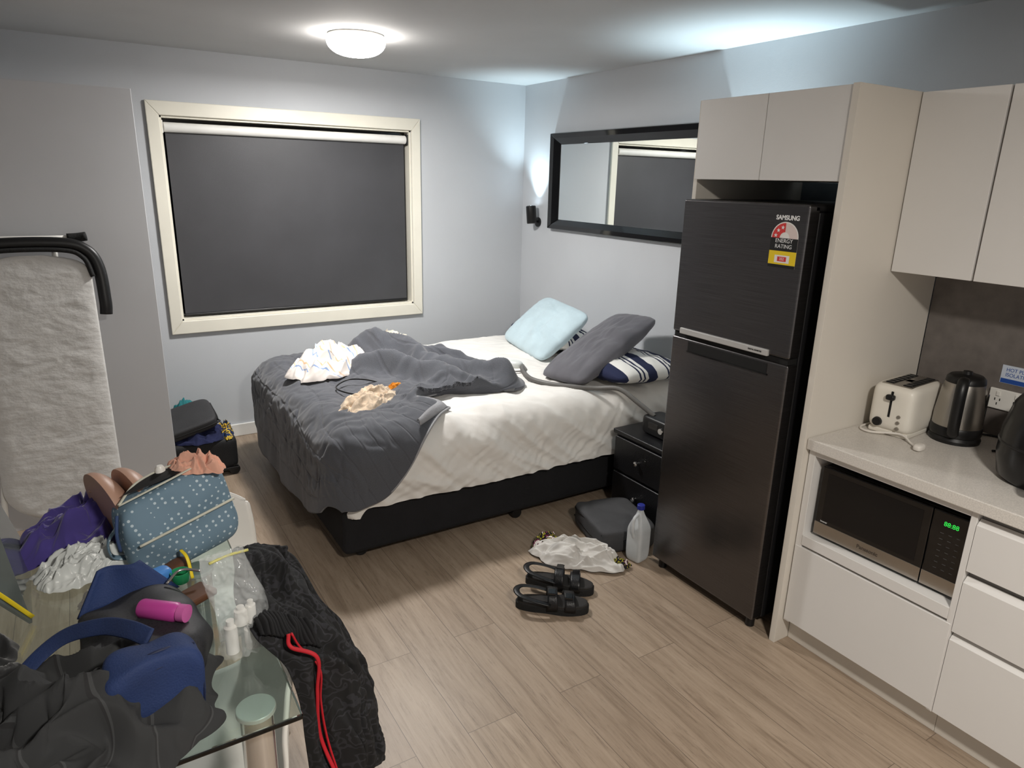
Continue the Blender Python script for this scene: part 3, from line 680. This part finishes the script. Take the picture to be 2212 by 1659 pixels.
text('sign_lettering','HOT PLATE\nISOLATION',0.0185,facing_mx(-0.0014,-0.002,0.005),mat('sign_blue',(40,80,160),0.5,var=0),sg,sx=0.9,ext=0.0002)
box('blue_bar',(-0.0016,-0.058,-0.034),(-0.001,0.053,-0.018),mat('sign_blue',(40,80,160)),sg,bevel=0)

# ---------------------------------------------------------------- floor things
gb=root('cooler_bag','dark grey soft zip bag lying on floor by nightstand','bag',(2.09,2.345,0),rz=math.radians(-14))
rbox('bag_body',(0.30,0.36,0.125),M_gbag,gb,p=8,deform=lambda q:Vector((q.x,q.y,q.z*(1-0.10*math.cos(q.x*8)*math.cos(q.y*6))+0.004*ridge(q.x,q.y,3,9)*(q.z>0.05))))
tube('zip',[(-0.14,-0.16,0.098),(-0.145,0,0.10),(-0.14,0.16,0.098),(0,0.172,0.10),(0.13,0.16,0.098)],0.004,M_black,gb)
tube('handle_loop',[(-0.03,-0.172,0.07),(-0.02,-0.20,0.06),(0.03,-0.20,0.06),(0.04,-0.172,0.07)],0.008,M_black,gb,flat=0.4)
tube('piping',[(-0.14,-0.17,0.045),(-0.150,0,0.05),(-0.14,0.17,0.045)],0.004,M_black,gb)
mj=root('milk_bottle','translucent plastic milk bottle with dark blue cap on floor','bottle',(2.035,2.105,0),rz=0.2)
def jug(q):
    t=q.z/0.265; s=1.0
    if t>0.58: s=1-0.72*sm(0.58,1.0,t)
    return Vector((q.x*s,q.y*s,q.z))
rbox('bottle_body',(0.086,0.086,0.265),M_milkpl,mj,p=6,n=24,deform=jug)
cyl('cap',(0,0,0.262),(0,0,0.285),0.018,mat('navy_cap',(30,40,130),0.4),mj)
tube('handle',[(-0.014,0,0.24),(-0.045,0,0.225),(-0.050,0,0.17),(-0.038,0,0.13)],0.008,M_milkpl,mj)
cf1=crumple('tshirt',(1.79,2.24,0),0.22,0.115,0.10,M_gtee,17,rot=math.radians(-52),sc=2.0,n=100,label='crumpled pale grey t-shirt with printed trim on floor',category='clothes')
crumple('printed_trim',(1.715,2.40,0.004),0.08,0.055,0.075,M_scarf,19,parent=cf1,rot=0.3)
crumple('printed_trim',(1.90,2.10,0.004),0.07,0.03,0.045,M_scarf,23,parent=cf1,rot=-0.6)
def sandal(loc,rz,flip,lab):
    s=root('sandal',lab,'sandal',loc,rz=rz,group='pair of sandals')
    def outline(k=1.0):
        pts=[]
        for i in range(40):
            a=2*pi*i/40; x=math.cos(a)*0.152
            w=0.042+0.013*sm(-0.05,0.10,x); w=w*(1-0.10*math.exp(-((x+0.02)/0.05)**2))
            y=math.copysign(abs(math.sin(a))**0.75,math.sin(a))*w+flip*0.006*sm(-0.02,0.14,x)
            pts.append((x*k,y*k))
        return pts
    def slab(name,k,z0,z1,m):
        P=outline(k); n=len(P)
        vs=[(x,y,z0) for x,y in P]+[(x,y,z1) for x,y in P]+[(x*.96,y*.94,z1+0.003) for x,y in P]
        fs=[tuple(range(n))[::-1],tuple(range(2*n,3*n))]+[(i,(i+1)%n,n+(i+1)%n,n+i) for i in range(n)]+[(n+i,n+(i+1)%n,2*n+(i+1)%n,2*n+i) for i in range(n)]
        return meshobj(name,vs,fs,m,s,smooth=False)
    slab('sole',1.0,0.0,0.028,M_rubber); slab('footbed',0.965,0.030,0.038,mat('dark_footbed',(40,38,37),0.8))
    def strap(name,x,w,h,tilt):
        def fn(u,v):
            a=pi*u; yy=-math.cos(a)*0.053+flip*0.004; zz=0.028+math.sin(a)**0.75*h if 0<u<1 else 0.022
            return Vector((x+(v-0.5)*w+tilt*math.cos(a),yy,zz))
        return patch(name,fn,25,6,M_leather,s,solid=0.005)
    a=strap('toe_strap',0.068,0.044,0.045,0.008); b=strap('instep_strap',-0.002,0.042,0.060,0.006)
    for p,x,h in ((a,0.068,0.073),(b,-0.002,0.088)):
        box('buckle',(x-0.016,-0.014*flip-0.018,h-0.004),(x+0.016,-0.014*flip+0.018,h+0.005),M_gblack,p,bevel=0.002)
        box('strap_tail',(x-0.009,-0.014*flip+0.014,h-0.006),(x+0.009,-0.014*flip+0.03,h-0.001),M_leather,p,bevel=0.002)
    tube('heel_strap',[(-0.005,0.049,0.05),(-0.07,0.050,0.064),(-0.130,0.036,0.074),(-0.150,0,0.078),(-0.130,-0.036,0.074),(-0.07,-0.050,0.064),(-0.005,-0.049,0.05)],0.013,M_leather,s,n=36,flat=0.3,up=(1,0,0))
sandal((1.465,1.985,0),math.radians(-38),1,'black two-strap buckled sandal resting flat on floor')
sandal((1.585,2.10,0),math.radians(-46),-1,'black two-strap buckled sandal beside its pair')
sc_=root('suitcase','small black open suitcase with clothes behind partition','suitcase',(0.40,4.15,0))
rbox('suitcase_shell',(0.46,0.30,0.20),mat('black_nylon',(26,26,28),0.7,bump=0.2,bscale=200),sc_,M=Matrix.Translation((0,0,0.03)),p=8)
Ml=Matrix.Translation((-0.03,0.02,0.28))@Matrix.Rotation(math.radians(-14),4,'Y')@Matrix.Rotation(math.radians(10),4,'X')
rbox('suitcase_lid',(0.36,0.30,0.07),mat('dark_nylon_lid',(52,52,54),0.7,bump=0.2,bscale=200),sc_,M=Ml,p=6)
tube('lid_zip',[Ml@Vector(p) for p in ((-0.17,-0.145,0.035),(0.15,-0.148,0.035),(0.18,-0.1,0.035),(0.181,0.1,0.035))],0.005,M_black,sc_)
for x in (-0.17,0.2):
    lathe('wheel',[(0,-0.012),(0.03,-0.012),(0.03,0.012),(0,0.012)],M_black,sc_,M=Matrix.Translation((x,-0.13,0.03))@Matrix.Rotation(pi/2,4,'X'))
    lathe('wheel',[(0,-0.012),(0.03,-0.012),(0.03,0.012),(0,0.012)],M_black,sc_,M=Matrix.Translation((x,0.13,0.03))@Matrix.Rotation(pi/2,4,'X'))
box('edge_rail',(-0.2,-0.156,0.035),(0.225,-0.148,0.05),M_black,sc_)
crumple('shirt',(0.44,4.10,0.215),0.16,0.12,0.08,M_navy,41,label='navy clothing bundled in open suitcase',category='clothes')
crumple('scarf',(0.58,4.12,0.21),0.045,0.11,0.08,M_yb,43,label='yellow and blue printed scarf in open suitcase',category='clothes')
crumple('towel',(0.40,4.46,0.0),0.15,0.12,0.46,M_teal,47,foldn=0.5,label='teal towel heaped behind open suitcase',category='towel')

# ---------------------------------------------------------------- ironing board
ib=root('ironing_board','ironing board with silver grey cover leaning on partition','ironing board',(-0.20,3.42,0.19),rx=math.radians(-12.5))
def boardfn(side):
    def fn(u,v):
        z=1.17*v; x=(u-0.5)*2
        w=0.228
        t=min(1,(1-v)/0.085); b=min(1,v/0.14)
        k=(1-(1-t)**2.6)**(1/2.6)*(1-(1-b)**2)**0.5*0.999+0.001
        ww=w*max(k,0.30) if v>0.5 else w*max(k,0.45)
        xx=x*ww
        e=(1-abs(x)**8)
        y=side*0.014*e - (0.0025*ridge(xx,z*1.8,3.3,5)+0.0016*ridge(xx,z*2.2,8,12))*(1 if side<0 else 0)*e
        return Vector((xx,y,z))
    return fn
f1=boardfn(-1); f2=boardfn(1)
def bd(u,v):
    return f1(u*2,v) if u<=0.5 else f2(2-2*u,v)
patch('padded_cover',bd,110,140,M_iron,ib)
tube('iron_rest',[(-0.27,0.02,0.98),(-0.262,0.01,1.10),(-0.22,0.0,1.19),(-0.12,-0.005,1.222),(0.12,-0.005,1.222),(0.215,0,1.19),(0.255,0.01,1.11),(0.262,0.02,0.96),(0.258,0.03,0.90)],0.026,M_black,ib,n=70,seg=12,flat=0.7,up=(0,1,0))
tube('iron_rest_rim',[(-0.22,-0.012,1.15),(-0.12,-0.02,1.19),(0.12,-0.02,1.19),(0.20,-0.015,1.155),(0.228,-0.01,1.07)],0.010,M_rubber,ib,n=40)
tube('leg',[(-0.20,0.035,1.25),(0.16,0.035,1.25)],0.012,M_white,ib,n=6,seg=14)
tube('leg_cap',[(0.15,0.035,1.25),(0.19,0.035,1.252),(0.225,0.03,1.256)],0.02,M_rubber,ib,n=8,seg=14)
tube('leg',[(-0.16,0.035,1.25),(-0.18,0.05,0.6),(-0.235,0.03,0.1),(-0.235,0.0,-0.17)],0.012,M_white,ib,n=20,seg=12)
tube('leg',[(0.10,0.035,1.24),(0.05,0.05,0.6),(0.10,0.03,0.05),(0.10,0.0,-0.17)],0.012,M_white,ib,n=20,seg=12)

# ---------------------------------------------------------------- glass table
tb=root('glass_table','clear glass table with round chrome legs covered in clutter','table',(-0.26,1.51,0))
TX0,TX1,TY0,TY1=-0.50,0.495,-0.44,0.52
box('glass_top',(TX0,TY0,0.738),(TX1,TY1,0.750),M_glass,tb,bevel=0.003)
for x,y in ((0.425,-0.37),(0.405,0.19),(-0.42,-0.37),(-0.42,0.19)):
    cyl('leg',(x,y,0.0),(x,y,0.728),0.030,mat('polished_steel',(225,223,220),0.18,metal=0.85,var=0.01),tb,seg=28)
    cyl('leg_disc',(x,y,0.728),(x,y,0.7378),0.036,mat('bright_disc',(238,236,234),0.4,metal=0.2,var=0.02),tb,seg=36)
def chair(loc,rz,top,lab):
    c=root('chair',lab,'chair',loc,rz=rz,group='white moulded chairs')
    prof=catmull([(-0.215,0.425,0),(-0.19,0.447,0),(-0.08,0.44,0),(0.06,0.435,0),(0.165,0.447,0),(0.215,0.50,0),(0.24,0.60,0),(0.262,top,0)],60)
    def fn(u,v):
        k=min(int(v*59),58); f=v*59-k; p=prof[k]*(1-f)+prof[k+1]*f
        x=(u-0.5)*2; w=0.215*(1-0.10*abs(2*v-1)**3)
        r=sm(0.9,1.0,v)*(abs(x)**3)*0.05
        up=0.025*abs(x)**3*(1-sm(0.5,0.75,v)); fw=-0.045*abs(x)**2*sm(0.55,0.85,v)
        return Vector((x*w,p.x+fw,p.y+up-r))
    patch('seat_shell',fn,30,60,M_white,c,solid=0.01)
    for x in (-1,1):
        for y in (-1,1):
            cyl('leg',(x*0.15,y*0.13,0.428),(x*0.19,y*0.17+0.0,0.0),0.012,M_chrome,c,seg=14,r2=0.010)
    return c
chair((0.165,2.03,0),0,0.70,'white moulded plastic chair behind glass table')
chair((0.035,1.43,0),-pi/2,0.765,'white moulded plastic chair tucked under table, shorts over back')

rows=[[(.225,1.69,.775),(.285,1.65,.785)],[(.205,1.55,.800),(.335,1.52,.80)],[(.180,1.38,.800),(.385,1.43,.71)],[(.195,1.27,.790),(.412,1.37,.62)],[(.245,1.235,.715),(.43,1.34,.54)],[(.262,1.225,.58),(.437,1.31,.44)],[(.27,1.235,.38),(.445,1.29,.34)]]
La=catmull([r[0] for r in rows],60); Rb=catmull([r[1] for r in rows],60)
def shortsfn(u,v):
    k=min(int(v*59),58); f=v*59-k
    a=La[k]*(1-f)+La[k+1]*f; b=Rb[k]*(1-f)+Rb[k+1]*f
    a=a+(b-a)*0.06*noise.noise(Vector((1,v*6,0))); b=b+(b-a)*0.22*noise.noise(Vector((5,v*5,0)))
    p=a*(1-u)+b*u
    n=Vector((0.35,-0.6,0.55)).normalized()
    bul=0.05*math.sin(pi*u)*sm(0,0.2,v)
    fol=0.026*ridge(u*1.0,v*1.6,2.5,2.6)+0.012*ridge(u*2.2,v*1.6,6.5,3.6)+0.008*math.sin(u*20+6*noise.noise(Vector((u*2,v*3,1))))*(0.5+sm(0.5,0.95,v))
    return p+n*(bul+fol*sm(0,0.06,u)*sm(0,0.06,1-u)+0.01)
sh=patch('shorts',shortsfn,110,150,M_camo,None,solid=0.005,uvscale=(1,2),label='black camouflage shorts with red drawstring draped over chair',category='shorts')
def onsh(u,v,o=0.014): return shortsfn(u,v)+Vector((0.2,-0.6,0.5)).normalized()*o
def waist(u,v):
    p=shortsfn(0.02+u*0.34,0.36+0.13*v+0.08*u); n=Vector((0.2,-0.5,0.8)).normalized()
    return p+n*(0.010+0.003*math.sin(u*90)+0.008*math.sin(pi*v))
patch('waistband',waist,110,14,mat('black_elastic',(22,22,24),0.9),sh,solid=0.004)
tube('drawstring',[onsh(.14,.50,.026),onsh(.10,.56,.024),onsh(.16,.63,.02),onsh(.14,.74),onsh(.16,.86),onsh(.15,.98)],0.0042,M_red,sh,n=60,flat=0.6)
tube('drawstring',[onsh(.16,.50,.026),onsh(.20,.55,.024),onsh(.22,.66,.02),onsh(.20,.76),onsh(.21,.87),onsh(.20,.99)],0.0042,M_red,sh,n=60,flat=0.6)

T=0.751
pb=root('toiletry_bag','blue grey polka dot toiletry bag open on glass table','bag',(0.13,1.795,T),rz=math.radians(16),ry=math.radians(-9))
def pbd(q):
    t=q.z/0.215; q=Vector((q.x*(1-0.06*t),q.y*(1-0.35*t*t),q.z*(1+0.06*math.sin(q.x*9)))); q.y+=0.012*noise.noise(q*13); q.x+=0.008*noise.noise(q*15); return q
rbox('bag_body',(0.275,0.16,0.215),M_dots,pb,p=5,n=30,deform=pbd)
tube('zip',[(-0.115,-0.02,0.207),(-0.03,-0.040,0.224),(0.06,-0.035,0.230),(0.115,0.0,0.22),(0.05,0.025,0.230),(-0.05,0.022,0.226),(-0.115,-0.02,0.209)],0.004,mat('cream_zip',(205,205,190),0.6),pb,n=60,flat=0.5)
patch('opening',lambda u,v:Vector((-0.10+0.2*u,-0.030*math.sin(pi*u)+0.055*math.sin(pi*u)*v-0.004,0.220+0.010*math.sin(pi*u))),16,8,M_gap,pb)
tube('pocket_zip',[(-0.115,-0.079,0.115),(0,-0.085,0.122),(0.125,-0.077,0.122)],0.0035,mat('cream_zip',(205,205,190)),pb,n=20)
tube('carry_loop',[(-0.135,-0.01,0.15),(-0.16,-0.005,0.12),(-0.16,0,0.08),(-0.135,0,0.06)],0.009,M_dots,pb,flat=0.35,n=20)
tube('zip_pull',[(-0.128,-0.03,0.19),(-0.145,-0.045,0.15),(-0.15,-0.05,0.11)],0.004,mat('navy_strap',(50,70,110),0.7),pb,n=12)
lathe('bottle',[(0,0),(0.012,0),(0.012,0.05),(0.007,0.058),(0,0.058)],M_white,None,c=(0.095,1.805,T+0.185),label='small white bottle standing in polka dot bag',category='bottle')
crumple('scrunchie',(0.175,1.79,T+0.215),0.075,0.036,0.055,M_peach,51,rot=-0.6,sc=2.4,label='ruffled peach garment draped over polka dot bag',category='clothes')
br=root('bra','beige moulded bra cups resting on purple cloth','bra',(-0.005,1.86,T+0.055),rz=0.35)
for i,(dx,dy) in enumerate(((-0.030,0.0),(0.028,-0.02))):
    Mc=Matrix.Translation((dx,dy,0.08))@Matrix.Rotation(math.radians(78),4,'Y')@Matrix.Rotation(0.2*i,4,'Z')
    prf=[(0.098*math.sin(a),0.05*math.cos(a)) for a in [pi/2*(1-k/10) for k in range(11)]]
    lathe('cup',prf[:-1]+[(0.0,0.05)],M_skin,br,M=Mc,solid=0.004,seg=40)
tube('strap',[(-0.04,0.06,0.11),(0.0,0.08,0.13),(0.06,0.05,0.08),(0.09,0.0,0.03)],0.006,M_skin,br,flat=0.3)
crumple('jumper',(-0.085,1.93,T),0.17,0.10,0.17,M_purple,61,rot=0.1,n=100,foldn=0.7,label='bunched purple knitted top on glass table',category='clothes')
crumple('plastic_bag',(-0.09,1.79,T),0.12,0.075,0.075,M_plbag,63,rot=0.1,sc=2.6,label='crumpled white plastic bag on glass table',category='plastic bag')
crumple('scrunchie',(0.03,1.655,T),0.045,0.035,0.035,M_leo,65,sc=4,label='leopard print scrunchie on glass table',category='hair tie')
gcs=root('glasses_case','brown leather glasses case on glass table','glasses case',(0.085,1.675,T),rz=0.7)
rbox('case_body',(0.10,0.045,0.035),M_brown,gcs,p=3.5)
tube('case_seam',[(-0.048,-0.010,0.018),(0,-0.0235,0.018),(0.048,-0.010,0.018)],0.0015,M_black,gcs,n=16)
tube('ribbon',[(0.125,1.64,T+.003),(0.12,1.66,T+.05),(0.11,1.69,T+.06)],0.004,M_yellow,None,n=16,flat=0.2,label='short yellow ribbon beside glasses case',category='ribbon')
crumple('tissue',(-0.07,1.64,T),0.045,0.035,0.035,M_white,66,sc=2,label='crumpled white tissue on glass table',category='tissue')
lm=root('acrylic_panel','thin glossy acrylic panel with yellow tape leaning on table','panel',(-0.21,1.63,T))
vs=[(0.012,0.0,0.0),(-0.005,0.34,0.0),(-0.08,0.30,0.32),(-0.19,-0.02,0.30)]
o=meshobj('panel_sheet',vs,[(0,1,2,3)],mat('smoky_acrylic',(92,98,96),0.08,var=0.1,vscale=6,coat=0.5),lm,smooth=False); s=o.modifiers.new('s','SOLIDIFY'); s.thickness=0.006
tube('yellow_tape',[(0.014,0.005,0.01),(-0.035,-0.004,0.09),(-0.09,-0.01,0.17),(-0.15,-0.018,0.25)],0.005,M_yellow,lm,n=20,flat=0.2,up=(0,-1,0))
mb=root('toiletry_bag','navy nylon and black mesh toiletry bag on table','bag',(0.0,1.285,T),rz=math.radians(8))
def soft(s):
    def f(q):
        q=Vector(q); d=noise.noise_vector(q*14+Vector((s,0,0)))*0.012; return q+Vector((d.x,d.y,d.z*min(1,q.z*20)))
    return f
rbox('mesh_body',(0.21,0.27,0.115),M_meshf,mb,p=3.5,M=Matrix.Translation((0.015,0.06,0.002)),n=26,deform=soft(3))
rbox('end_pouch',(0.155,0.09,0.165),M_blue,mb,p=4.5,M=Matrix.Translation((-0.01,-0.11,0.002))@Matrix.Rotation(0.12,4,'X'),n=26,deform=soft(6))
tube('zip',[(-0.065,-0.13,0.145),(0,-0.142,0.168),(0.06,-0.13,0.15)],0.003,mat('navy_zip',(20,30,60),0.6),mb,n=16)
tube('pouch_seam',[(-0.07,-0.158,0.03),(-0.07,-0.160,0.10),(-0.04,-0.160,0.14),(0.03,-0.158,0.145),(0.06,-0.156,0.10),(0.06,-0.156,0.03)],0.002,mat('navy_zip',(20,30,60),0.6),mb,n=40)
tube('strap',[(-0.24,0.0,0.03),(-0.19,0.06,0.075),(-0.12,0.08,0.115),(-0.06,0.03,0.145),(-0.025,-0.04,0.165),(0.0,-0.09,0.165)],0.016,M_blue,mb,n=40,flat=0.15,seg=12)
def flapf(u,v):
    return Vector((-0.08+0.19*u*(1-0.6*v)+0.05*v,0.18+0.03*v+0.01*math.sin(6*u),0.085+0.075*v))
patch('flap',flapf,16,10,M_blue,mb,solid=0.006)
mb2=root('bottle','magenta plastic bottle lying across mesh bag','bottle',(0.045,1.33,T+0.105),rz=math.radians(-40))
lathe('bottle_body',[(0,0),(0.017,0.001),(0.019,0.006),(0.019,0.075),(0.015,0.082)],M_pink,mb2,M=Matrix.Translation((-0.05,0,0.022))@Matrix.Rotation(pi/2,4,'Y'))
lathe('cap',[(0.0155,0.082),(0.017,0.083),(0.017,0.098),(0.0,0.099)],mat('pale_magenta',(195,96,160),0.4),mb2,M=Matrix.Translation((-0.05,0,0.022))@Matrix.Rotation(pi/2,4,'Y'))
rbox('soap_box',(0.06,0.035,0.03),M_lblue,None,M=Matrix.Translation((0.045,1.50,T+0.095))@Matrix.Rotation(0.4,4,'Z'),p=4,n=8,label='light blue plastic soap box in toiletry bag',category='soap box')
lathe('plastic_cup',[(0,0),(0.017,0),(0.018,0.004),(0.020,0.024),(0.018,0.024),(0.016,0.006),(0,0.005)],M_green,None,c=(0.09,1.49,T+0.09),label='small translucent green plastic cup in toiletry bag',category='cup')
wl_=root('wallet','brown leather wallet on glass table','wallet',(0.105,1.42,T+0.08),rz=0.5)
box('cover',(-0.04,-0.028,0),(0.04,0.028,0.016),M_brown,wl_,bevel=0.005)
box('card_edge',(-0.036,-0.024,0.005),(0.0405,0.024,0.011),M_black,wl_,bevel=0.001)
tube('eyeglasses_arm',[(0.06,1.45,T+.115),(0.09,1.47,T+.128),(0.13,1.46,T+.12)],0.003,M_chrome,None,n=16,label='thin metal eyeglasses arm on wallet',category='eyeglasses')
zb=root('zip_bag','clear plastic zip bag holding small toiletries','plastic bag',(0.178,1.31,T),rz=math.radians(12))
def zf(side):
    def fn(u,v):
        x=(u-0.5)*0.115*(1-0.25*v*v)*(1-0.15*(1-v)**2); th=0.028*math.sin(pi*min(1,u))**0.6*(1-v)**0.6 if 0<u<1 else 0
        wr=0.008*ridge(u*1.2,v*1.5,side*3+1,3)+0.004*ridge(u,v*2,side+7,7)
        return Vector((x+0.012*math.sin(v*5),side*(th+0.003)+0.05*v*v*0.6+wr,0.002+0.215*v))
    return fn
patch('front_film',zf(-1),44,60,M_clear,zb); patch('back_film',zf(1),44,60,M_clear,zb)
tube('zip_strip',[(-0.040,0.028,0.205),(0,0.030,0.208),(0.040,0.030,0.205)],0.003,mat('zip_strip_yellow',(205,200,120),0.4),zb,n=12)
for i,(dx,dz,rr,hh) in enumerate(((-0.022,0.0,0.013,0.075),(0.018,0.0,0.015,0.055),(0.0,0.06,0.013,0.04),(0.02,0.058,0.010,0.05))):
    lathe('small_bottle',[(0,0),(rr,0),(rr,hh*.8),(rr*.6,hh*.85),(rr*.6,hh),(0,hh)],M_white,None,c=(0.180+dx,1.315,T+dz),label='small white toiletry bottle inside clear zip bag',category='bottle',group='toiletries in zip bag')
crumple('jacket',(-0.15,1.165,T),0.27,0.19,0.15,M_plaid,71,rot=0.3,n=130,sc=1.5,label='bundled charcoal checked jacket on glass table',category='jacket')
crumple('jacket',(-0.34,1.40,T),0.17,0.12,0.11,mat('black_fleece',(20,20,21),0.95,sheen=0.3),73,rot=0.8,label='black fleece jacket bundled behind checked jacket',category='jacket')

# ---------------------------------------------------------------- lights
def area(name,loc,size,e,col,rot=(0,0,0)):
    l=bpy.data.lights.new(name,'AREA'); l.shape='DISK'; l.size=size; l.energy=e; l.color=col
    o=bpy.data.objects.new(name,l); o.location=loc; o.rotation_euler=rot; COL.objects.link(o); return o
area('ceiling_lamp_light',(1.30,3.62,CZ-0.109),0.26,40,(1.0,0.98,0.955))
area('kitchen_downlight',(0.75,-0.35,CZ-0.02),0.25,60,(1.0,0.945,0.87))
wld=bpy.data.worlds.new('world'); scene.world=wld; wld.use_nodes=True
wld.node_tree.nodes['Background'].inputs[0].default_value=(0.7,0.8,1,1); wld.node_tree.nodes['Background'].inputs[1].default_value=0.05
try:
    scene.view_settings.view_transform='Standard'; scene.view_settings.look='None'
except Exception: pass

Yc=Vector((-956,464,-1480)).normalized()
Zc=Vector((106,5070,1480)); Zc=(Zc-Zc.dot(Yc)*Yc).normalized(); Xc=Yc.cross(Zc)
cd=bpy.data.cameras.new('camera'); cd.sensor_width=36; cd.lens=1480/2212*36; cd.clip_start=0.02
co=bpy.data.objects.new('camera',cd); COL.objects.link(co)
Mx=Matrix((Xc,Yc,Zc)).to_4x4(); Mx.translation=(0,0,1.7); co.matrix_world=Mx
scene.camera=co
